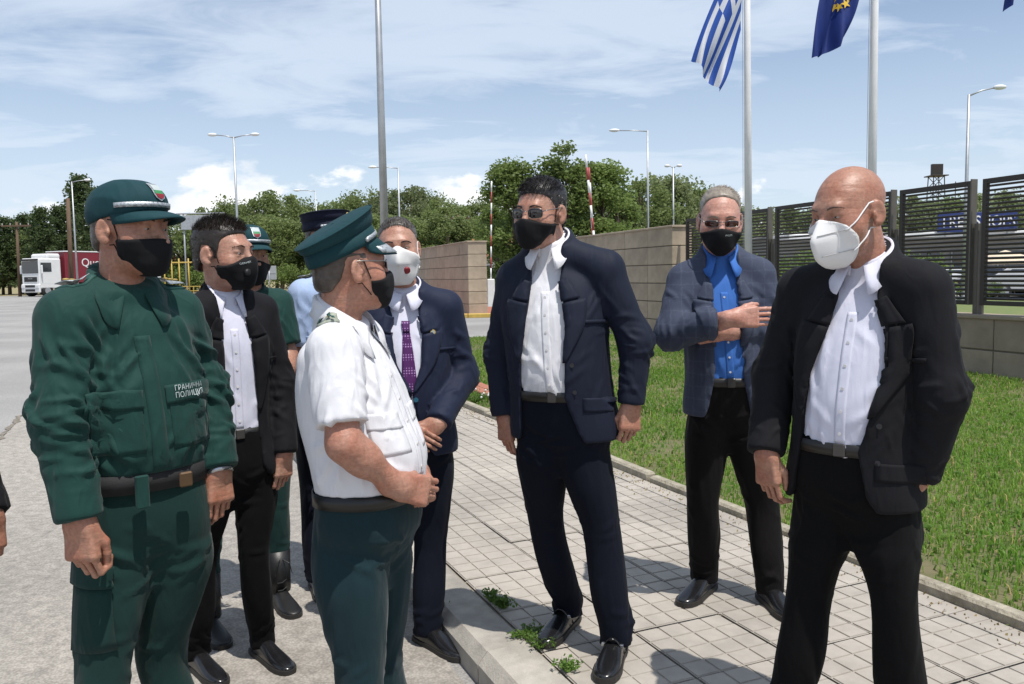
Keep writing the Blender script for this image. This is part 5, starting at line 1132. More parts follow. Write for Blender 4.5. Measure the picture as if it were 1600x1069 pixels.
    def glasses(s, lens, frame, w=.026, hgt=.0165, wrap=.010, rimless=True, z0=-.003, y0=-.104, arms=True, tilt=0.0):
        g = empty('glasses'); g.parent = s.root
        bridge = MB().tube([(-.011, y0-.004, z0+.006), (0, y0-.008, z0+.009), (.011, y0-.004, z0+.006)], .0014, 6); root = s.hmb(bridge, 'glasses', frame)
        bpy.data.objects.remove(g)
        for sx in (-1, 1):
            rows = []; c = np.array([sx*(.0115+w), y0, z0])
            for r_ in (.02, .35, .7, 1.0):
                row = []
                for i in range(20):
                    a = 2*math.pi*i/20; ca, sa = math.cos(a), math.sin(a); x = math.copysign(abs(ca)**.6, ca)*w*r_; z = math.copysign(abs(sa)**.6, sa)*hgt*r_; row.append((c[0]+x, c[1]+wrap*((sx*x/w+1)/2)**2*1.5+abs(z)*.06, c[2]+z))
                rows.append(row)
            mb = MB(); mb.grid(rows, True); s.hmb(mb, 'lens', lens, root, True, solid=.0015)
            mb = MB(); mb.tube([p for p in rows[-1]]+[rows[-1][0]], .0010, 5, False); s.hmb(mb, 'rim', frame, root)
            e = (sx*(.0115+2*w), y0+wrap*1.5, z0+.006)
            mb = MB(); mb.tube([e, (sx*(.075), y0+.03, z0+.010), (sx*.0825, -.02, z0+.014), (sx*.0835, .010, z0+.016), (sx*.082, .03, z0-.002)], .0016, 6); s.hmb(mb, 'temple', frame, root)
    def fieldcap(s, m, badge=True):
        def fn(P):
            d = smin(cran(P, .010), ellip(P, (0, -.004, .068), (.078, .100, .066)), .03); d = smax(d, P[2]-F4(.142)+(P[1]+F4(.06))**2*F4(1.2), .03); bot = F4(.046)-(P[1]+F4(.09))*F4(.22); return smax(d, bot-P[2], .004)
        V, Fq = sdf_mesh(fn, (-.11, -.14, -.03), (.11, .15, .17), .005, 1); Nn = vnormals(V, Fq); V = V+Nn*(.0025*ridge(V, (14, 14, 20), 4))[:, None]; o = s.hput('cap', V, Fq, m); bv = bvh_of(V, Fq); rows = []
        for q in np.linspace(0, 1, 6):
            row = []
            for th in np.linspace(-78, 78, 25):
                a = R_(th); c = max(0, math.cos(a*1.1)); ext = .078*c**.7*q; row.append((.0835*math.sin(a)*(1+.10*q*c), .016-.1085*math.cos(a)-ext, .047-.012*(1-math.cos(a))-.016*q*q-.016*(math.sin(a)**2)*q))
            rows.append(row)
        mb = MB(); mb.grid(rows); b = s.hmb(mb, 'brim', m, o, True, solid=.004)
        for zz, hh in ((.056, .013),):
            rows = []
            for dz in (0, hh):
                row = []
                for th in np.linspace(-62, 62, 30):
                    a = R_(th); x, y = math.sin(a), -math.cos(a); h_ = bv.ray_cast(Vector((x*.3, y*.3+.016, zz+dz-(y+.9)*0-.012*(1-math.cos(a)))), Vector((-x, -y, 0))); row.append(tuple(np.array(h_[0])+np.array([x, y, 0])*.003) if h_[0] is not None else (x*.09, y*.112+.016, zz+dz))
                rows.append(row)
            mb = MB(); mb.grid(rows); s.hmb(mb, 'braid_band', C_silver, o, True, solid=.002)
        s.badge(o, bv, 0, .094, .036, .046, C_silver); return o
    def badge(s, o, bv, x0, z0, w, hgt, base):
        def sh(sc, name, m, off, z_a=-1.0, z_b=1.0):
            rows = []
            for v in np.linspace(max(-1, z_a), min(1, z_b), 7):
                hw = (1.0 if v > -.1 else math.sqrt(max(0, 1-((v+.1)/.9)**2)))*w/2*sc; row = []
                for u in np.linspace(-1, 1, 7):
                    p = Vector((x0+u*hw, -.4, z0+v*hgt/2*sc)); h_ = bv.ray_cast(p, Vector((0, 1, 0))); row.append(tuple(np.array(h_[0])+[0, -off, off*.5]) if h_[0] is not None else (p.x, -.1, p.z))
                rows.append(row)
            mb = MB(); mb.grid(rows); return s.hmb(mb, name, m, o, False, solid=.001)
        sh(1.0, 'badge', base, .003); sh(.8, 'badge_field', C_print, .0045, .25, 1); sh(.8, 'badge_field', mat('badge_green', (.04, .22, .08), .6), .0045, -.25, .25); sh(.8, 'badge_field', C_red, .0045, -1, -.25)
    def peaked(s, m, band, vis=True, tilt=.36, lift=.0, rot=0.0, cs=1.0):
        RX = rotx(-R_(rot)); pv = np.array([0, .02, .034])
        def H(mb, *a, **k):
            mb.v = [tuple(RX @ (np.array(q)-pv)+pv) for q in mb.v]; return s.hmb(mb, *a, **k)
        def ring(a, b, z, sl, cy=.018, n=36): return [(a*math.sin(2*math.pi*i/n), cy-b*math.cos(2*math.pi*i/n), z+sl*(b*math.cos(2*math.pi*i/n))) for i in range(n)]
        b1 = tilt*.55; rows = [ring(.0865, .1085, .040+lift, b1), ring(.0875, .1095, .052+lift, b1), ring(.0865, .1085, .080+lift, b1)]
        mb = MB(); mb.grid(rows, True); o = H(mb, 'cap', band, None, True, solid=.003)
        rows = [ring(.0865, .1085, .078+lift, b1), ring(.100, .122, .090+lift, b1*1.1), ring(.122*cs, .143*cs, .108+lift, tilt*.9), ring(.129*cs, .150*cs, .115+lift, tilt), ring(.127*cs, .148*cs, .119+lift, tilt), ring(.110*cs, .130*cs, .124+lift, tilt), ring(.06, .07, .128+lift, tilt), ring(.004, .005, .129+lift, tilt)]
        mb = MB(); mb.grid(rows, True); H(mb, 'crown', m, o, True, sub=1)
        mb = MB(); pts = ring(.1300*cs, .1510*cs, .117+lift, tilt); mb.tube(pts+[pts[0]], .0022, 6, False); H(mb, 'piping', m, o)
        rows = []
        for q in np.linspace(0, 1, 5):
            row = []
            for th in np.linspace(-68, 68, 21):
                a = R_(th); c = max(0, math.cos(a*1.25)); row.append((.088*math.sin(a), .018-.110*math.cos(a)-.050*c**.7*q, .043+lift+b1*.11*math.cos(a)-(.034+.0022*rot)*q*c**.5-.006*q))
            rows.append(row)
        mb = MB(); mb.grid(rows); v = H(mb, 'visor', band, o, True, solid=.003)
        mb = MB(); mb.grid([[tuple(np.array(p)+[0, 0, .004]) for p in rows[2][2:-2]], [tuple(np.array(p)+[0, -.002, .004]) for p in rows[4][2:-2]]]); H(mb, 'visor_braid', C_silver, v, True, solid=.001)
        rr = []
        for dz in (0, .013): rr.append([(.0915*math.sin(R_(t)), .018-.1135*math.cos(R_(t)), .047+lift+dz+b1*.11*math.cos(R_(t))) for t in np.linspace(-62, 62, 24)])
        mb = MB(); mb.grid(rr); H(mb, 'chin_cord', C_silver, o, True, solid=.003)
        for sg in (-1, 1): mb = MB(); mb.sphere((sg*.083, -.036, .053+lift+b1*.05), .007, 10, 6); H(mb, 'cord_button', C_silver, o)
        return o
    # ---------------- hands
    def handpart(s, k, d, n, curls, thumb=THUMB_REL, long_=False, h=.003, fr=(.0265, .042), spread=.02, sc=1.0, stub=.085, pos=None):
        sgn = -1 if k == 'R' else 1; z = -unit(d); y = -np.asarray(n, float); y = unit(y-z*(y@z)); x = np.cross(y, z); M = np.stack([x, y, z], 1); W_ = s.wr[k] if pos is None else pos; iM = M.T
        fore = iM @ (s.el[k]-W_) if long_ else unit(iM @ (s.el[k]-W_))*stub
        up_ = iM @ (s.sh[k]-W_) if long_ else None
        def fn(P):
            dd = hand_sdf(P, curls, thumb, sgn, fore/sc, fr if long_ else (fr[0], fr[0]*1.12), spread)
            if long_: f_ = fore/sc; u_ = f_+unit(up_/sc-f_)*.13; dd = smin(dd, rcone(P, f_, u_, fr[1], fr[1]*1.1), .03)
            return dd
        pts = [np.array([-.07, -.10, -.20]), np.array([.07, .06, .04]), fore/sc]
        if long_: pts.append(fore/sc+unit(up_/sc-fore/sc)*.13)
        lo = np.min(pts, 0)-.06; hi = np.max(pts, 0)+.06
        V, Fq = sdf_mesh(fn, lo, hi, h, 1); s.body.append(((V*sc) @ M.T+W_, Fq)); return M, W_
    def finish(s, m, coreh=.022):
        T = np.array(s.tab()); T = T[(T[:, 0] < s.zt(1.05))]; T[:, 3:6] -= .045
        pts = np.array([s.belt, s.neck]+[s.sh[k] for k in s.sh]+[s.el[k] for k in s.el]+[s.wr[k] for k in s.wr]+[s.an[k] for k in s.an]+[s.kn[k] for k in s.kn]); lo = pts.min(0)-.12; hi = pts.max(0)+.1; lo[2] = max(.06, lo[2])
        def fn(P):
            d = loft(P, T, 0, 2.2)
            d = smin(d, rcone(P, s.neck+[0, .02, -.12], s.neck+[0, .012, -.01], .045, .040), .03)
            for k in ('R', 'L'):
                if k in s.el:
                    d = smin(d, rcone(P, s.neck-[0, 0, .06], s.sh[k], .035, .04), .03); d = smin(d, rcone(P, s.sh[k], s.el[k], .04, .034), .02); d = smin(d, rcone(P, s.el[k], s.wr[k], .034, .022), .02)
                d = smin(d, rcone(P, s.hipc[k]+[0, 0, .1], s.kn[k], .065, .045), .03); d = smin(d, rcone(P, s.kn[k], s.an[k]+[0, 0, .06], .045, .032), .02)
            return d
        s.body.append(sdf_mesh(fn, lo, hi, coreh, 1)); V = []; Fq = []; n = 0
        for v, f in s.body: V.append(v); Fq.append(f+n); n += len(v)
        s.put('body', np.concatenate(V), np.concatenate(Fq), m)
    # ---------------- surface pieces
    def proj(s, bv, x, z, off, d=(0, 1, 0), o=None):
        p0 = Vector((x, -1.0, z)) if o is None else Vector(o); h_ = bv.ray_cast(p0, Vector(d))
        return (tuple(np.array(h_[0])+np.array(h_[1])*off) if h_[0] is not None else None)
    def strip(s, bv, left, right, off, m, name, nu=4, nv=12, solid=.002, parent=None, smooth=True, t=True):
        """ruled patch between two (x,z) polylines, laid on the garment from the front"""
        def samp(pl, q): pl = np.array(pl, float); u = np.linspace(0, 1, len(pl)); return np.array([np.interp(q, u, pl[:, 0]), np.interp(q, u, pl[:, 1])])
        rows = []; last = None
        for q in np.linspace(0, 1, nv):
            a, b = samp(left, q), samp(right, q); row = []
            for u in np.linspace(0, 1, nu): p = a*(1-u)+b*u; w = s.proj(bv, p[0], p[1], off); w = w or last or (p[0], -.15, p[1]); last = w; row.append(w)
            rows.append(row)
        mb = MB(); mb.grid(rows); return s.put(name, np.array(mb.v), [tuple(reversed(f)) for f in mb.f] if False else mb.f, m, parent, smooth, solid)
    def X(s, t, x): q = min(1.1, max(-.3, t)); return (lerp(s.belt[0], s.neck[0], q)+x, s.zt(t))
    def belt_(s, m, off=.010, hgt=.036, buckle=C_buckle, dz=.0):
        T = np.array(s.tab()); rows = []
        for z in (s.zb-hgt/2+dz, s.zb+hgt/2+dz):
            f = [float(smoothtab(np.array([z]), T[:, 0], T[:, k])[0]) for k in range(1, 6)]; row = []
            for i in range(48):
                a = 2*math.pi*i/48; ca, sa = math.sin(a), -math.cos(a); e = 2/2.4; x = math.copysign(abs(ca)**e, ca)*(f[2]+off); y = math.copysign(abs(sa)**e, sa)*((f[3] if sa < 0 else f[4])+off); row.append((f[0]+x, f[1]+y, z))
            rows.append(row)
        mb = MB(); mb.grid(rows, True); b = s.put('belt', np.array(mb.v), mb.f, m, None, True, .003); p = rows[0][0]
        if buckle: MB().bbox((p[0], p[1]-.006, s.zb+dz), (.034, .007, hgt+.002), .003).build('buckle', buckle, b)
        return b
    def collar(s, m, c=None, r=(.064, .068), z=.0, stand=.028, leaf=.038, point=.034, gap=.30, flare=.019, name='collar', back=.026, end=.018, solid=.0015, bv=None, spread=.014):
        c = s.neck if c is None else c; n = 48; R0, R1, R2, R3, R4 = [], [], [], [], []
        for i in range(n+1):
            th = gap+(2*math.pi-2*gap)*i/n; dx, dy = math.sin(th), -math.cos(th); e = min(i, n-i)/n; fr = math.exp(-(e/.10)**2); zz = c[2]+z-.040+(.054+back)*(1-math.cos(th))/2
            sg = 1 if dx > 0 else -1; st = stand*(1-.40*fr)
            R0.append((c[0]+dx*r[0], c[1]+dy*r[1], zz-.012)); R1.append((c[0]+dx*(r[0]-.002), c[1]+dy*(r[1]-.002), zz+st)); R2.append((c[0]+dx*(r[0]+.004), c[1]+dy*(r[1]+.004), zz+st-.001))
            k = leaf+point*fr; o_ = flare+end*fr
            for q, RR in ((.5, R3), (1.0, R4)):
                p = np.array([c[0]+dx*(r[0]+.004+o_*q)+sg*spread*fr*q, c[1]+dy*(r[1]+.004+o_*q), zz+st-.004-k*q])
                if bv is not None:
                    g = s.proj(bv, p[0], p[2], .007)
                    if g and p[1] < c[1]+.02 and g[1] < p[1]+.02: p[1] = min(p[1], g[1]) if g[1] < p[1] else p[1]*.35+g[1]*.65
                RR.append(tuple(p))
        mb = MB(); mb.grid([R0, R1, R2, R3, R4]); return s.put(name, np.array(mb.v), mb.f, m, None, True, solid)
    def buttons(s, bv, pts, m, parent=None, r=.0045):
        for x, z in pts:
            p = s.proj(bv, x, z, .002)
            if p: MB().tube([p, (p[0], p[1]-.0015, p[2])], r, 10).build('button', m, parent or s.root)
    def lapels(s, bv, m, opening, top=.98, bot=.30, wid=.075, off=.005, parent=None, notch=.80):
        tt = [q[0] for q in opening]; z_ = lambda t: t
        for sg in (-1, 1):
            xe = lambda t: np.interp(t, tt, [q[1] if sg < 0 else q[2] for q in opening]); ts = np.linspace(notch, bot, 14); inn = []; out = []
            for t in ts:
                f = (notch-t)/(notch-bot); x0 = xe(t)+sg*.001; w = wid*(1-f**1.7)*(1.0 if f > .04 else .92)+.002; a = s.X(t, x0); b = s.X(t, x0+sg*w); inn.append((a[0], a[1])); out.append((b[0], b[1]+.016*(1-f)))
            s.strip(bv, inn if sg < 0 else out, out if sg < 0 else inn, off, m, 'lapel', 6, 20, .0035, parent)
            ts = np.linspace(top, notch+.015, 7); inn = []; out = []
            for t in ts:
                f = (top-t)/(top-notch); x0 = xe(t); a = s.X(t, x0); b = s.X(t, x0+sg*(.026+.034*f)); inn.append((a[0], a[1])); out.append((b[0], b[1]+.012))
            s.strip(bv, inn if sg < 0 else out, out if sg < 0 else inn, off+.002, m, 'collar_fall', 5, 10, .0035, parent)
    def flap(s, bv, c, w, hgt, m, name, off=.003, skew=0.0, solid=.003, parent=None, point=0.0):
        x, z = c; l = [(x-w/2, z), (x-w/2, z-hgt)]; r_ = [(x+w/2, z+skew), (x+w/2, z-hgt+skew)]
        return s.strip(bv, l, r_, off, m, name, 7, 7, solid, parent)
    def board(s, bv, p0, p1, w, m, name, off=.006, solid=.006, parent=None, nu=4, nv=9):
        """shoulder board laid on the garment from above"""
        p0, p1 = np.array(p0), np.array(p1); d = unit((p1-p0)*[1, 1, 0]); sd = np.array([-d[1], d[0], 0]); rows = []; last = None
        for q in np.linspace(0, 1, nv):
            row = []
            for u in np.linspace(-.5, .5, nu): c = p0*(1-q)+p1*q+sd*w*u; g = s.proj(bv, 0, 0, off, (0, 0, -1), (c[0], c[1], s.neck[2]+.4)) or last or tuple(c); last = g; row.append(g)
            rows.append(row)
        mb = MB(); mb.grid(rows); return s.put(name, np.array(mb.v), mb.f, m, parent, True, solid)
    def patch(s, bv, c, u, v, w, hgt, d, m, name, off=.004, solid=.003, parent=None, nu=6, nv=7):
        c, u, v, d = [np.asarray(q, float) for q in (c, u, v, d)]; rows = []; last = tuple(c)
        for b in np.linspace(.5, -.5, nv):
            row = []
            for a in np.linspace(-.5, .5, nu):
                o = c+u*w*a+v*hgt*b-d*.5; h_ = bv.ray_cast(Vector(o), Vector(d), .7); last = tuple(np.array(h_[0])+np.array(h_[1])*off) if h_[0] is not None else last; row.append(last)
            rows.append(row)
        mb = MB(); mb.grid(rows); return s.put(name, np.array(mb.v), mb.f, m, parent, True, solid)
# ================================================================== THE PEOPLE
def wv(p, v): return p.Ri @ np.asarray(v, float)
RELAX = [.45, .5, .55, .6]; FIST = [(.45, 1.45, .9), (.5, 1.5, .9), (.55, 1.5, .9), (.6, 1.5, .9)]; LOOSE = [(.25, .7, .5), (.3, .8, .5), (.35, .9, .5), (.4, .9, .5)]
DN = (0, 0, -1)
def suit(p, mj, mt, ms, opening, hem, off=.017, seed=0.0, wr=1.0, h=.009, rad=(.054, .041, .032), sleeves={'R': 1.0, 'L': 1.0}, flare=.02, collar=True, ease=None, bot=.28, lap=.075, ch=.012):
    sh_o, sb, _, _ = p.top('shirt', ms, -.004, -.06, {'R': 0, 'L': 0}, opening=None, h=.009, wr=1.5, seed=seed+40, ease=[(.1, .0, .010, .0)])
    jo, jb, _, _ = p.top('jacket', mj, off, hem, sleeves, rad, opening, h, flare, wr, seed=seed, ease=ease)
    p.lapels(jb, mj, opening, bot=bot, parent=jo, wid=lap)
    if collar: p.collar(mj, p.neck+[0, .006, -.016], (.082, .086), .0, .026, .040, -.01, 1.05, .022, 'jacket_collar', .024, end=.0, solid=.004, spread=0)
    return sh_o, sb, jo, jb
def shirt_front(p, sh_o, sb, ms, n=6, t0=.05, t1=.9, x=0.0):
    p.strip(sb, [p.X(t, x-.015) for t in np.linspace(t1, t0, 10)], [p.X(t, x+.015) for t in np.linspace(t1, t0, 10)], .0010, ms, 'placket', 5, 40, .0008, sh_o)
    p.buttons(sb, [p.X(t, x) for t in np.linspace(t1-.05, t0+.06, n)], C_btn, sh_o)

# ---------- tallest man, navy suit, sunglasses, black mask
p = Person('tall man in navy suit and open white shirt with sunglasses and black mask', 868, 3.08, PZ, -18, (878, 612), (860, 380), (806, 434, .06), (946, 420, -.06),
           [(-.62, .165, .11, .125), (-.35, .185, .125, .14), (0, .182, .150, .115), (.25, .184, .162, .118), (.45, .186, .155, .122), (.68, .192, .135, .125), (.86, .186, .112, .120), (1.0, .145, .08, .098), (1.12, .078, .06, .076), (1.2, .068, .057, .072)], slim=(.95, .95))
p.arm('R', (782, 552, .10), (789, 650, .04)); p.arm('L', (994, 535, -.08), (986, 632, -.10))
OP = [(-.6, -.165, .14), (-.3, -.135, .085), (0, -.122, .050), (.3, -.105, .062), (.6, -.078, .076), (.85, -.060, .068), (1.0, -.052, .056), (1.15, -.06, .06)]
sh_o, sb, jo, jb = suit(p, C_navy, C_navyt, C_white, OP, -.40, seed=1.0, bot=.30, h=.0068)
shirt_front(p, sh_o, sb, C_white, 6); p.collar(C_white, gap=.30, r=(.067, .072), bv=sb)
p.flap(jb, p.X(.0, .165), .105, .05, C_navy, 'pocket_flap', .004, -.008, parent=jo); p.strip(jb, [p.X(.66, .105), p.X(.655, .205)], [p.X(.63, .105), p.X(.625, .205)], .004, C_navy, 'breast_pocket', 3, 8, .002, jo); p.buttons(jb, [p.X(.28, .088), p.X(.05, .088)], C_bbtn, jo, .008)
feet = {'R': (p.G(898, 966), p.G(857, 1005)), 'L': (p.G(968, 1010), p.G(943, 1068))}
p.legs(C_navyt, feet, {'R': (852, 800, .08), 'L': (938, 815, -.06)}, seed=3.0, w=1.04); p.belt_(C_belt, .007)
for k in 'RL': p.shoe(k, L=.31, strap=True)
p.head(845, 331, -.02, -34, 5, 2, 1.01, S_mid, .004, .058)
p.hair('full', H_black, .010, 8000, .016, (0, -.25, -.6), .22, 1, (.030, (.15, -1.0, -.05), .22), width=.0006); p.mask(C_mask, fat_ := .0065) if False else p.mask(C_mask); p.glasses(C_lens, C_frame, .0255, .017)
p.brows(H_black); p.eyes()
p.handpart('R', wv(p, (.05, -.05, -1)), wv(p, (.8, .6, 0)), LOOSE); p.handpart('L', wv(p, (-.08, -.12, -1)), wv(p, (-.35, .9, 0)), FIST, THUMB_FIST)
p.finish(S_mid)

# ---------- bald man in black jacket, white folded mask
p = Person('bald man in black jacket and white shirt with white mask and hand in pocket', 1345, 2.4, PZ, -40, (1338, 690), (1352, 403), (1254, 452, .14), (1442, 448, -.13),
           [(-.62, .165, .115, .125), (-.35, .182, .13, .14), (0, .178, .150, .115), (.25, .180, .160, .118), (.45, .184, .152, .122), (.68, .190, .135, .125), (.86, .184, .112, .120), (1.0, .145, .08, .098), (1.12, .078, .06, .076), (1.2, .068, .057, .072)])
p.arm('R', (1212, 585, .16), (1197, 708, .06)); p.arm('L', (1472, 615, -.18), (1436, 746, -.12))
OP = [(-.6, -.19, .16), (-.3, -.14, .075), (0, -.120, .050), (.25, -.112, .078), (.5, -.100, .100), (.8, -.062, .090), (1.0, -.052, .060), (1.15, -.06, .06)]
sh_o, sb, jo, jb = suit(p, C_black, C_blackt, C_wpale, OP, -.40, seed=5.0, bot=.22, rad=(.057, .045, .036), h=.0068)
shirt_front(p, sh_o, sb, C_wpale, 6); p.collar(C_wpale, gap=.26, r=(.069, .074), leaf=.046, point=.030, bv=sb)
p.flap(jb, p.X(-.06, .15), .11, .05, C_black, 'pocket_flap', .004, -.01, parent=jo); p.strip(jb, [p.X(.62, .10), p.X(.62, .20)], [p.X(.592, .10), p.X(.592, .20)], .004, C_black, 'breast_pocket', 3, 8, .002, jo); p.buttons(jb, [p.X(.18, .10), p.X(-.06, .10)], C_bbtn, jo, .008)
feet = {'R': (p.W((.885, 2.52, PZ)), p.W((.70, 2.30, PZ))), 'L': (p.W((1.15, 2.36, PZ)), p.W((1.03, 2.10, PZ)))}
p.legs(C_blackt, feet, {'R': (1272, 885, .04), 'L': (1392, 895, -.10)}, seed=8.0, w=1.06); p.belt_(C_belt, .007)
for k in 'RL': p.shoe(k, L=.30)
p.head(1325, 332, -.02, -60, 10, -2, 1.07, S_tan, .003, .058, .0027)
m_ = p.duck([(0, -.112, -0.002), (0, -.128, -0.016), (0, -.160, -0.050), (0, -.158, -0.070), (0, -.148, -0.105), (0, -.118, -0.128), (0, -.085, -0.138)], [(.034, -.092, -0.014), (.052, -.070, -0.030), (.060, -.058, -0.052), (.062, -.054, -0.072), (.060, -.054, -0.098), (.048, -.058, -0.120), (.028, -.066, -0.136)], C_ffp, bulge=.003)
p.straps(m_, C_ffp, ((.064, -.086, -.040), (.066, -.064, -.096)), .0020)
for q in ((.010, -.042), (.012, -.096)):
    for sx in (-1, 1):
        rows = [[(q[0]*sx*(1-u)+.062*sx*u, 0, q[1]+.006*u) for u in np.linspace(0, 1, 10)]]; V = []
        for x, _, z in rows[0]:
            h_ = p.mbvh.ray_cast(Vector((x, -.4, z)), Vector((0, 1, 0))); V.append(tuple(np.array(h_[0])+[0, -.0030, 0]) if h_[0] is not None else None)
        V = [v for v in V if v]; mb = MB(); mb.tube(V, .0011, 5); p.hmb(mb, 'seam', mat('seam_grey', (.45, .44, .43), .8), m_)
p.eyes(); p.brows(H_salt, 3, 70, .7)
A, Fa = strands(p.hV, vnormals(p.hV, p.hF), 1500, .007, (0, -.2, -.8), 4, .0004, (p.hV[:, 2] < -.03) & (p.hV[:, 2] > -.115) & (p.hV[:, 1] > -.06) & (p.hV[:, 1] < .002) & (np.abs(p.hV[:, 0]) > .035), .4); p.hput('beard', A, Fa, H_grey, None, False)
p.handpart('R', wv(p, (.06, -.10, -1)), wv(p, (.75, .45, .0)), LOOSE); p.handpart('L', wv(p, (-.5, .5, -.8)), wv(p, (-.9, .2, 0)), RELAX)
p.finish(S_tan)

# ---------- man in plaid jacket with crossed arms
p = Person('grey haired man in blue plaid jacket and blue shirt with arms crossed', 1136, 3.5, PZ, -8, (1136, 592), (1126, 395), (1070, 436, .02), (1184, 428, -.02),
           [(-.62, .16, .11, .125), (-.35, .178, .12, .135), (0, .172, .140, .11), (.25, .174, .150, .112), (.45, .176, .145, .116), (.68, .184, .13, .120), (.86, .180, .110, .118), (1.0, .14, .08, .096), (1.12, .075, .06, .074), (1.2, .066, .057, .070)])
p.arm('R', (1048, 522, -.08), (1148, 497, -.27)); p.arm('L', (1206, 516, -.06), (1126, 519, -.14))
OP = [(-.6, -.16, .13), (-.3, -.10, .075), (0, -.068, .055), (.3, -.055, .052), (.6, -.055, .055), (.85, -.052, .056), (1.0, -.048, .052), (1.15, -.06, .06)]
sh_o, sb, jo, jb = suit(p, C_plaid, C_blackt, C_blue, OP, -.36, seed=9.0, bot=.36, rad=(.056, .046, .038), wr=1.25)
shirt_front(p, sh_o, sb, C_blue, 6); p.collar(C_blue, gap=.34, r=(.066, .070), leaf=.046, point=.032, bv=sb)
p.strip(jb, [p.X(.70, .085), p.X(.70, .175)], [p.X(.672, .085), p.X(.672, .175)], .004, C_plaid, 'breast_pocket', 3, 8, .002, jo)
feet = {'R': (p.G(1112, 916), p.G(1058, 955)), 'L': (p.G(1190, 932), p.G(1238, 972))}
M_dkbr = cloth('dark_brown_trousers', (0.0065, 0.0055, 0.0056), .8, spec=.12, sheen=.02)
p.legs(M_dkbr, feet, {'R': (1098, 775, .0), 'L': (1190, 785, .0)}, seed=11.0, w=1.03); p.belt_(C_belt, .007)
for k in 'RL': p.shoe(k, L=.30)
p.head(1125, 343, -.02, -10, 11, 2, 1.06, S_pale, .006, .057)
p.hair('high', H_grey, .007, 7000, .014, (0, .5, -.5), .2, 2, (.024, (.2, .9, .05), .25), width=.0006); m_ = p.mask(C_mask); p.logo(m_, "PYLE'S", .0095, .026, -.044, C_print); p.glasses(C_lens2, C_frame, .0255, .0125, z0=-.004); p.brows(H_grey)
p.eyes()
p.handpart('R', wv(p, (1, .12, .02)), wv(p, (.05, 1, -.1)), [(.12, .25, .15), (.15, .25, .15), (.2, .3, .15), (.25, .3, .15)], [(.044, -.012, -.052), (.050, -.016, -.078), (.050, -.018, -.100)], spread=.05); p.handpart('L', wv(p, (-1, .0, -.08)), wv(p, (.0, 1, .1)), RELAX)
p.finish(S_pale)

# ---------- man in navy suit, purple tie, white mask with red valve
p = Person('man in navy suit and purple tie with white mask having red valve', 636, 3.45, 0, 10, (640, 640), (630, 450), (580, 486, -.03), (695, 478, .03),
           [(-.62, .165, .11, .125), (-.35, .185, .125, .14), (0, .180, .148, .115), (.25, .182, .158, .118), (.45, .184, .150, .122), (.68, .190, .132, .125), (.86, .184, .112, .120), (1.0, .145, .08, .098), (1.12, .078, .06, .076), (1.2, .068, .057, .072)])
p.arm('R', (556, 590, .02), (628, 668, -.22)); p.arm('L', (722, 588, .06), (684, 662, -.20))
OP = [(-.6, -.02, .12), (-.3, .0, .055), (-.05, .006, .02), (.22, .004, .010), (.5, -.050, .055), (.8, -.062, .066), (1.0, -.052, .056), (1.15, -.06, .06)]
sh_o, sb, jo, jb = suit(p, C_navy2, C_navyt, C_wpale, OP, -.44, seed=14.0, bot=.22, rad=(.057, .046, .037), wr=1.1)
p.collar(C_wpale, gap=.10, r=(.070, .074), point=.026, bv=sb)
p.strip(sb, [p.X(.93, -.016), p.X(.83, -.014)], [p.X(.93, .016), p.X(.83, .014)], .012, C_tie, 'tie_knot', 5, 6, .008); p.strip(sb, [p.X(t, -.014-.018*f) for t, f in ((.84, 0), (.6, .5), (.2, 1))], [p.X(t, .014+.018*f) for t, f in ((.84, 0), (.6, .5), (.2, 1))], .005, C_tie, 'tie', 5, 16, .004)
p.buttons(jb, [p.X(.16, .02)], C_tealbtn, jo, .010); p.strip(jb, [p.X(.66, .10), p.X(.66, .20)], [p.X(.632, .10), p.X(.632, .20)], .004, C_navy2, 'breast_pocket', 3, 8, .002, jo)
q = p.proj(jb, *p.X(.82, .105), .006); MB().tube([q, (q[0], q[1]-.003, q[2])], .011, 14).build('lapel_pin', C_goldb, jo); MB().tube([(q[0], q[1]-.003, q[2]), (q[0], q[1]-.004, q[2])], .007, 12).build('pin_face', C_print, jo)
feet = {'R': (p.G(596, 1002), p.G(556, 1045)), 'L': (p.G(652, 998), p.G(734, 1038))}
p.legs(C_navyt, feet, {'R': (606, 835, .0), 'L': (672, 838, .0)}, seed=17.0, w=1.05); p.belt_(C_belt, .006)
for k in 'RL': p.shoe(k, L=.31)
p.head(622, 387, -.02, 6, 2, -2, 1.03, S_mid, .005, .060, .0027)
p.hair('recede', H_salt, .005, 7000, .010, (0, -.2, -.5), .25, 3, (.014, (0, -.9, .1), .25), width=.0006)
m_ = p.duck([(0, -0.117, 0.007), (0, -0.135, -0.015), (0, -0.147, -0.041), (0, -0.149, -0.065), (0, -0.141, -0.071), (0, -0.121, -0.111), (0, -0.089, -0.147)], [(.014, -0.113, 0.001), (.054, -0.087, -0.019), (.078, -0.047, -0.039), (.085, -0.033, -0.061), (.083, -0.035, -0.071), (.072, -0.049, -0.111), (.040, -0.069, -0.145)], C_ffp, bulge=.004)
p.straps(m_, C_ffp, ((.068, -.040, -.045), (.066, -.042, -.085)), .0018)
h_ = p.mbvh.ray_cast(Vector((.030, -.4, -.088)), Vector((0, 1, 0))); c = np.array(h_[0]); mb = MB(); mb.tube([tuple(c), tuple(c+[.001, -.006, -.002]), tuple(c+[.0012, -.0075, -.003])], [.0145, .0140, .011], 18); p.hmb(mb, 'valve', C_red, m_)
p.eyes(); p.brows(H_black)
p.handpart('R', wv(p, (.7, -.25, -.35)), wv(p, (.1, .9, -.3)), [(.4, .6, .4)]*4); p.handpart('L', wv(p, (-.75, -.25, -.45)), wv(p, (-.1, .9, -.3)), [(.5, .8, .4)]*4)
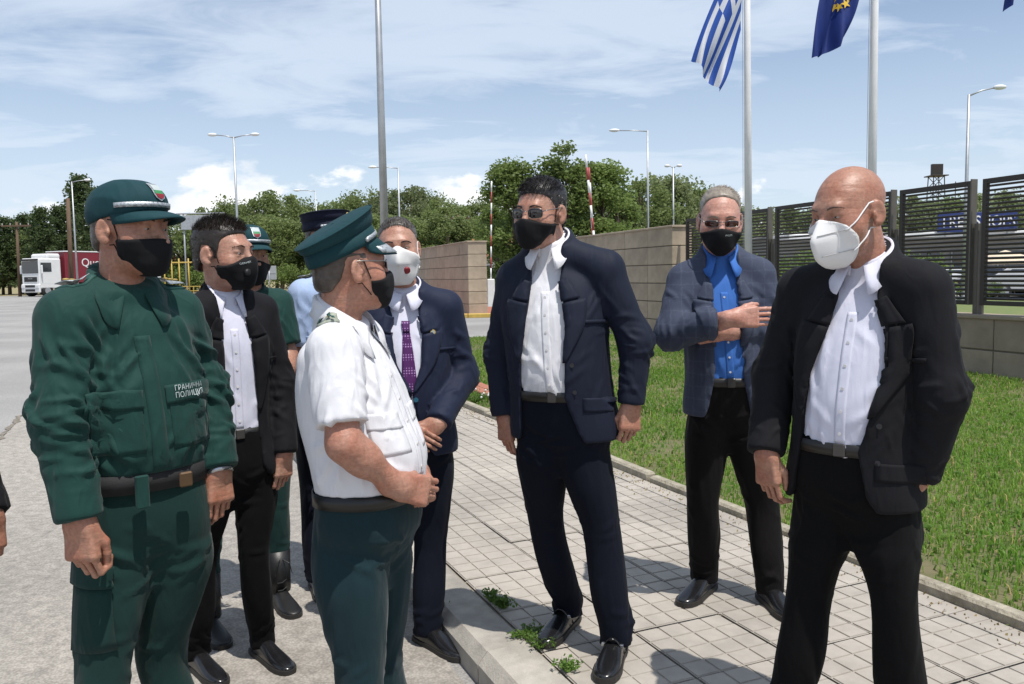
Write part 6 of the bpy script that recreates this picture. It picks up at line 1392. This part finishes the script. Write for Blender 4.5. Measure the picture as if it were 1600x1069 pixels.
p.finish(S_mid)

# ---------- officer in white short sleeved shirt and peaked cap
p = Person('officer in white short sleeved shirt and dark green peaked cap with hands clasped', 568, 2.3, 0, 74, (566, 752), (540, 497), (522, 542, -.17), (566, 526, .17),
           [(-.62, .175, .115, .12), (-.35, .188, .150, .128), (-.08, .190, .170, .118), (.12, .190, .190, .112), (.3, .190, .190, .128), (.5, .190, .165, .146), (.70, .190, .142, .142), (.86, .182, .118, .130), (1.0, .140, .085, .104), (1.12, .078, .062, .078), (1.2, .068, .057, .072)], slim=(.86, .88))
p.arm('R', (538, 694, -.25), (622, 760, -.15)); p.arm('L', (590, 680, .22), (655, 738, .07))
sh_o, sb, _, _ = p.top('shirt', C_white, .008, -.005, {'R': .80, 'L': .80}, (.060, .060, .06), None, .0066, 0, 1.4, seed=20.0, ease=[(.12, .004, .010, .0)])
p.collar(C_white, p.neck+[0, -.004, 0], (.070, .074), .0, .032, .050, .034, .30, .024, bv=sb)
shirt_front(p, sh_o, sb, C_white, 5, .08, .86)
for sx in (-1, 1): p.flap(sb, p.X(.58, sx*.088), .105, .045, C_white, 'pocket_flap', .003, sx*.006, .003, sh_o); p.strip(sb, [p.X(.56, sx*.088-.05), p.X(.27, sx*.088-.05)], [p.X(.56, sx*.088+.05), p.X(.27, sx*.088+.05)], .0015, C_white, 'pocket', 6, 10, .0015, sh_o)
for k in 'RL':
    sx = -1 if k == 'R' else 1; a = p.neck*[1, 1, 0]+[sx*.085, .012, 0]; b = p.sh[k]*[1, 1, 0]+[sx*.012, .006, 0]; e = p.board(sb, a, b, .052, C_grey, 'epaulette', .006, .007, sh_o)
    p.board(sb, a+[0, .012, 0], b+[0, .012, 0], .006, C_dkgreen, 'epaulette_stripe', .0145, .001, e, 2); p.board(sb, a-[0, .012, 0], b-[0, .012, 0], .006, C_dkgreen, 'epaulette_stripe', .0145, .001, e, 2)
    for f in (.45, .72):
        c = lerp(a, b, f); g = p.proj(sb, 0, 0, .0155, (0, 0, -1), (c[0], c[1], p.neck[2]+.4))
        if g: MB().add([tuple(np.array(g)+[.011*math.cos(q*math.pi/5)*(1 if q % 2 == 0 else .42), .011*math.sin(q*math.pi/5)*(1 if q % 2 == 0 else .42), 0]) for q in range(10)], [tuple(range(10))]).build('epaulette_star', C_goldb, e)
feet = {'R': (p.W((-.52, 2.18, 0)), p.W((-.24, 2.12, 0))), 'L': (p.W((-.44, 2.44, 0)), p.W((-.16, 2.46, 0)))}
p.legs(C_gtrous, feet, {'R': (562, 1035, -.09), 'L': (592, 1030, .10)}, seed=23.0, w=.98); p.belt_(C_belt, .010, buckle=None, dz=-.02)
for k in 'RL': p.shoe(k, L=.30)
p.head(548, 418, -.01, 122, -4, 0, .93, S_red, .003, .060)
p.hair('capped', H_brown, .004, 2600, .007, (0, .2, -.6), .3, 4, width=.0007); p.mask(C_mask, side=-.030); p.glasses(C_lens2, C_frame, .025, .013, z0=.002); p.peaked(C_gcap, C_gcap, tilt=.22, lift=.004, rot=15, cs=.84); p.eyes()
p.handpart('R', wv(p, (.72, .55, -.30)), wv(p, (-.6, .75, -.1)), FIST, THUMB_FIST, True); p.handpart('L', wv(p, (.42, -.80, -.40)), wv(p, (-.75, -.45, -.25)), [(.75, .9, .5), (.8, .9, .5), (.85, 1.0, .5), (.9, 1.0, .5)], THUMB_FIST, True)
p.finish(S_red)

# ---------- officer in green field uniform
p = Person('officer in green field uniform and green cap with silver braid', 222, 2.25, 0, 44, (222, 738), (194, 446), (106, 494, -.14), (278, 486, .14),
           [(-.62, .170, .115, .125), (-.35, .190, .135, .14), (0, .180, .145, .12), (.25, .190, .160, .128), (.45, .194, .160, .132), (.68, .200, .150, .135), (.86, .194, .122, .128), (1.0, .150, .085, .102), (1.12, .080, .062, .078), (1.2, .070, .058, .072)], slim=(.83, .80))
p.arm('R', (98, 655, -.20), (124, 812, -.24)); p.arm('L', (316, 612, .16), (341, 733, .08))
sh_o, sb, _, _ = p.top('uniform_shirt', C_green, .012, .055, {'R': 1.0, 'L': 1.0}, (.062, .054, .042), None, .0066, 0, 2.0, seed=30.0, ease=[(.22, .008, .014, .010)])
p.collar(C_green, p.neck, (.074, .076), .0, .026, .050, .034, .34, .024, end=.026, solid=.003, bv=sb)
for sx in (-1, 1):
    p.strip(sb, [p.X(.55, sx*.098-.062), p.X(.20, sx*.098-.062)], [p.X(.55, sx*.098+.062), p.X(.20, sx*.098+.062)], .0035, C_green, 'pocket', 7, 12, .004, sh_o); f = p.flap(sb, p.X(.60, sx*.098), .138, .048, C_green, 'pocket_flap', .008, sx*.004, .004, sh_o); fb_ = bvh_of(np.array([v.co for v in f.data.vertices]), [tuple(q.vertices) for q in f.data.polygons])
p.strip(sb, [p.X(.92, -.022), p.X(.02, -.022)], [p.X(.92, .018), p.X(.02, .018)], .003, C_green, 'placket', 4, 30, .003, sh_o)
for txt, tq in (('ГРАНИЧНА', .580), ('ПОЛИЦИЯ', .535)):
    me = text_mesh(txt, .021, 0); V = []; xs = [v.co.x for v in me.vertices]; k_ = .092/(max(xs)-min(xs)); xc, zc_ = p.X(tq, .098)
    for v in me.vertices: g = p.proj(fb_, xc+v.co.x*k_, zc_+v.co.y*.95, 0); g = g and (g[0], g[1]-.0055, g[2]); V.append(g or (xc, -.2, zc_))
    p.put('lettering', np.array(V), [tuple(q.vertices) for q in me.polygons], C_print, sh_o, False)
for k in 'RL':
    sx = -1 if k == 'R' else 1; a = p.neck*[1, 1, 0]+[sx*.088, .012, 0]; b = p.sh[k]*[1, 1, 0]+[sx*.004, .005, 0]; e = p.board(sb, a, b, .050, C_dkgreen, 'epaulette', .006, .010, sh_o); p.board(sb, lerp(a, b, .15), lerp(a, b, .98), .044, C_silver, 'epaulette_braid', .0175, .002, e)
    for f in (.35, .6, .85): c = lerp(a, b, f); g = p.proj(sb, 0, 0, .0205, (0, 0, -1), (c[0], c[1], p.neck[2]+.4)); (MB().sphere(g, (.009, .009, .003), 8, 5).build('epaulette_star', C_goldb, e) if g else None)
feet = {'R': (p.W((-1.16, 2.22, 0)), p.W((-.98, 1.99, 0))), 'L': (p.W((-1.00, 2.42, 0)), p.W((-.76, 2.26, 0)))}
p.legs(C_gtrous1, feet, {'R': (162, 1030, -.10), 'L': (252, 1025, .08)}, seed=33.0, w=1.02, h=.009); b = p.belt_(C_web, .016, .052, None)
t_ = p.X(-.02, -.04); T = np.array(p.tab()); MB().bbox((p.belt[0]-.06, p.belt[1]-.163, p.zb-.014), (.034, .012, .085), .003).build('belt_loop', C_green, b); MB().bbox((p.belt[0]-.21, p.belt[1]-.02, p.zb+.055), (.035, .06, .12), .010).build('holster', C_leather, b); MB().bbox((p.belt[0]+.05, p.belt[1]-.172, p.zb), (.035, .010, .04), .004).build('buckle', C_brass, b)
lb = p.legbvh
for k in 'R':
    c = p.hipc[k]; d_ = unit(np.array([.8, .6, 0])); u_ = np.array([.6, -.8, 0]); c_ = lerp(p.hipc['R'], p.kn['R'], .42); pk_ = p.patch(lb, c_, u_, (0, 0, 1), .115, .17, d_, C_gtrous1, 'cargo_pocket', .008, .005); p.patch(lb, c_+[0, 0, .11], u_, (0, 0, 1), .125, .055, d_, C_gtrous1, 'pocket_flap', .015, .004, pk_)
for k in 'RL': p.shoe(k, mat('boot_leather', (.010, .010, .010), .45, .2, 14, bump=.2, bscale=90, bdist=.002), boot=True, L=.31)
p.head(204, 357, -.01, 70, 2, 0, .98, S_tan, .001, .058, .0027)
p.hair('capped', H_salt, .004, 2600, .007, (0, .2, -.6), .3, 5, width=.0007); p.mask(C_mask, top=-.026, drop=.006); p.fieldcap(C_gcap); p.eyes(); p.brows(H_black)
p.handpart('R', wv(p, (.06, -.05, -1)), wv(p, (.25, .95, 0)), FIST, THUMB_REL, sc=1.08); M, W_ = p.handpart('L', wv(p, (.06, -.12, -1)), wv(p, (-.75, .55, 0)), LOOSE, THUMB_REL)
ax = unit(p.wr['L']-p.el['L']); c = p.wr['L']+ax*.006; w_ = MB(); n = 22; u_ = unit(np.cross(ax, [1, 0, 0])); v_ = np.cross(ax, u_)
w_.grid([[tuple(c+ax*e+(u_*math.cos(2*math.pi*i/n)*.036+v_*math.sin(2*math.pi*i/n)*.036)) for i in range(n)] for e in (-.008, .008)], True).build('watch', C_chrome, p.root, True, solid=.003)
p.finish(S_tan)

# ---------- young man in black suit, black mask
p = Person('young dark haired man in black suit and open white shirt with black mask', 358, 3.2, 0, 35, (362, 672), (352, 456), (308, 486, -.10), (408, 484, .10),
           [(-.62, .155, .10, .12), (-.35, .168, .11, .13), (0, .150, .108, .098), (.35, .156, .112, .104), (.62, .172, .116, .116), (.85, .172, .104, .116), (1.0, .138, .078, .096), (1.12, .072, .058, .072), (1.2, .062, .053, .068)])
p.arm('R', (284, 600, -.16), (302, 706, -.18)); p.arm('L', (436, 600, .12), (444, 708, .04))
OP = [(-.6, -.17, .17), (-.3, -.09, .085), (0, -.07, .075), (.3, -.055, .075), (.6, -.05, .068), (.85, -.050, .062), (1.0, -.045, .050), (1.15, -.055, .055)]
sh_o, sb, jo, jb = suit(p, C_black, C_blackt, C_wpale, OP, -.40, seed=40.0, bot=.18, rad=(.053, .043, .036), off=.014, lap=.065)
shirt_front(p, sh_o, sb, C_wpale, 6); p.collar(C_wpale, gap=.30, r=(.060, .064), bv=sb); p.strip(jb, [p.X(.64, .09), p.X(.64, .17)], [p.X(.615, .09), p.X(.615, .17)], .004, C_black, 'breast_pocket', 3, 8, .002, jo); p.buttons(jb, [p.X(.14, -.085), p.X(-.12, -.098)], C_bbtn, jo, .008)
feet = {'R': (p.G(296, 1036), p.G(356, 1080)), 'L': (p.G(398, 1018), p.G(470, 1066))}
p.legs(C_blackt, feet, {'R': (318, 850, -.04), 'L': (396, 850, .02)}, seed=43.0, w=.88); p.belt_(C_belt, .006)
for k in 'RL': p.shoe(k, L=.30, w=.9)
p.head(350, 396, -.01, 72, 0, 0, 1.08, S_mid, 0, .050, .0027)
p.hair('full', H_dark, .008, 9000, .011, (0, .15, -.5), .28, 6, (.028, (.1, -.55, .6), .5), width=.0006); m_ = p.mask(C_mask, top=-.010, drop=.030, th=.009); p.logo(m_, 'GERMET', .0085, -.034, -.036, C_print, None, R_(14))
h_ = p.mbvh.ray_cast(Vector((-.030, -.4, -.068)), Vector((0, 1, 0))); c = np.array(h_[0]); mb = MB(); mb.tube([tuple(c+[0, .004, 0]), tuple(c+[-.003, -.005, 0]), tuple(c+[-.003, -.007, 0])], [.012, .0115, .008], 16); p.hmb(mb, 'valve', M_black, m_)
p.eyes(); p.brows(H_dark)
p.handpart('R', wv(p, (0, 0, -1)), wv(p, (.6, .6, 0)), RELAX, h=.004); p.handpart('L', wv(p, (-.08, -.05, -1)), wv(p, (-.75, .5, 0)), LOOSE)
p.finish(S_mid)

# ---------- second green officer, mostly hidden
p = Person('officer in green short sleeves and green cap standing behind the young man', 392, 3.85, 0, 25, (392, 612), (388, 455), (338, 474, -.08), (434, 472, .08))
p.arm('R', (322, 560, -.1), (350, 612, -.26)); p.arm('L', (450, 555, .06), (440, 612, -.12))
sh_o, sb, _, _ = p.top('uniform_shirt', C_green, .010, -.03, {'R': .8, 'L': .8}, (.064, .062, .06), None, .011, 0, 1.2, seed=50.0); p.collar(C_green, p.neck, (.070, .074), 0, .03, .05, .03, .32)
feet = {'R': (p.G(318, 978), p.G(346, 1010)), 'L': (p.G(428, 935), p.G(462, 968))}
p.legs(C_gtrous1, feet, {'R': (330, 800, 0), 'L': (428, 790, 0)}, seed=53.0, w=1.0, h=.012, hem=.20); p.belt_(C_web, .012, .045, None)
for k in 'RL': p.shoe(k, mat('boot_leather', (.010, .010, .010), .45, .2, 14, bump=.2, bscale=90, bdist=.002), boot=True, L=.31)
p.head(388, 398, 0, 38, 4, 0, 1.06, S_tan, 0, .062, h=.0045); p.hair('capped', H_black, .004, 800, .007, (0, .2, -.6), .3, 7); p.mask(C_mask); p.fieldcap(C_gcap); p.eyes()
p.handpart('R', wv(p, (.4, -.5, -.6)), wv(p, (.5, .6, 0)), RELAX, long_=True, h=.0045); p.handpart('L', wv(p, (-.3, -.6, -.6)), wv(p, (-.6, .6, 0)), RELAX, long_=True, h=.0045); p.finish(S_tan, .03)

# ---------- officer in light blue shirt, navy cap, mostly hidden
p = Person('officer in light blue shirt and navy cap standing behind the white shirted officer', 516, 4.1, 0, 30, (514, 598), (512, 436), (474, 458, -.09), (562, 458, .09))
p.arm('R', (462, 552, -.10), (478, 622, -.22)); p.arm('L', (580, 552, .10), (566, 622, -.06))
sh_o, sb, _, _ = p.top('shirt', C_lblue, .010, -.03, {'R': .86, 'L': .86}, (.066, .062, .06), None, .011, 0, 1.3, seed=60.0); p.collar(C_lblue, p.neck, (.068, .072), 0, .03, .05, .03, .26); p.flap(sb, p.X(.58, -.09), .10, .04, C_lblue, 'pocket_flap', .003, 0, .003, sh_o)
for k in 'RL': sx = -1 if k == 'R' else 1; a = p.neck*[1, 1, 0]+[sx*.085, .012, 0]; b = p.sh[k]*[1, 1, 0]+[sx*.006, .005, 0]; e = p.board(sb, a, b, .05, C_ncap, 'epaulette', .006, .008, sh_o); p.board(sb, lerp(a, b, .15), b, .036, C_silver, 'epaulette_braid', .0155, .002, e)
feet = {'R': (p.W((-1.02, 4.10, 0)), p.W((-.90, 3.84, 0))), 'L': (p.W((-.84, 4.2, 0)), p.W((-.62, 4.0, 0)))}
p.legs(C_navyt, feet, {'R': (490, 760, -.02), 'L': (540, 760, .04)}, seed=63.0, w=1.0, h=.013); p.belt_(C_belt, .007)
for k in 'RL': p.shoe(k, L=.30)
p.head(513, 374, 0, 62, 0, 0, 1.06, S_tan, 0, .062, h=.0045); p.hair('capped', H_black, .004, 800, .007, (0, .2, -.6), .3, 8); p.mask(C_mask)
c_ = p.peaked(C_ncap, C_ncap, tilt=.10, lift=.0, cs=.80); mb = MB(); mb.sphere((0, -.118, .100), (.016, .006, .018), 12, 8); p.hmb(mb, 'cap_badge', C_goldb, c_); p.eyes()
p.handpart('R', wv(p, (.2, -.3, -.9)), wv(p, (.5, .8, 0)), RELAX, long_=True, h=.0045); p.handpart('L', wv(p, (-.2, -.3, -.9)), wv(p, (-.5, .8, 0)), RELAX, long_=True, h=.0045); p.finish(S_tan, .03)

# ---------- person at the very edge
p = Person('person in dark open jacket at the side of the green uniformed officer', -122, 2.3, 0, 58, (-122, 740), (-130, 462), (-218, 495, -.15), (-58, 490, .14))
p.arm('R', (-228, 640, -.2), (-188, 790, -.2)); p.arm('L', (-64, 640, .16), (-16, 806, .0))
OP = [(-.6, -.17, .15), (-.3, -.11, .07), (0, -.08, .055), (.3, -.06, .055), (.6, -.05, .06), (.85, -.050, .062), (1.0, -.045, .050), (1.15, -.055, .055)]
sh_o, sb, jo, jb = suit(p, C_black, C_blackt, C_wpale, OP, -.34, seed=70.0, h=.012, flare=.055)
feet = {'R': (p.W((-1.75, 2.22, 0)), p.W((-1.57, 2.02, 0))), 'L': (p.W((-1.63, 2.46, 0)), p.W((-1.39, 2.3, 0)))}
p.legs(C_blackt, feet, {'R': (-168, 1030, -.06), 'L': (-104, 1030, .08)}, seed=73.0, h=.014); p.belt_(C_belt, .006)
for k in 'RL': p.shoe(k)
p.head(-118, 362, 0, 60, 0, 0, 1.06, S_tan, 0, .062, h=.005); p.hair('full', H_black, .012, 900, .016, (0, .3, 0), .4, 9); p.mask(C_mask); p.eyes(); p.collar(C_wpale)
p.handpart('R', DN, wv(p, (.6, .6, 0)), RELAX, h=.0045); p.handpart('L', wv(p, (0, -.1, -1)), wv(p, (-.6, .6, 0)), LOOSE, h=.0045); p.finish(S_tan, .03)
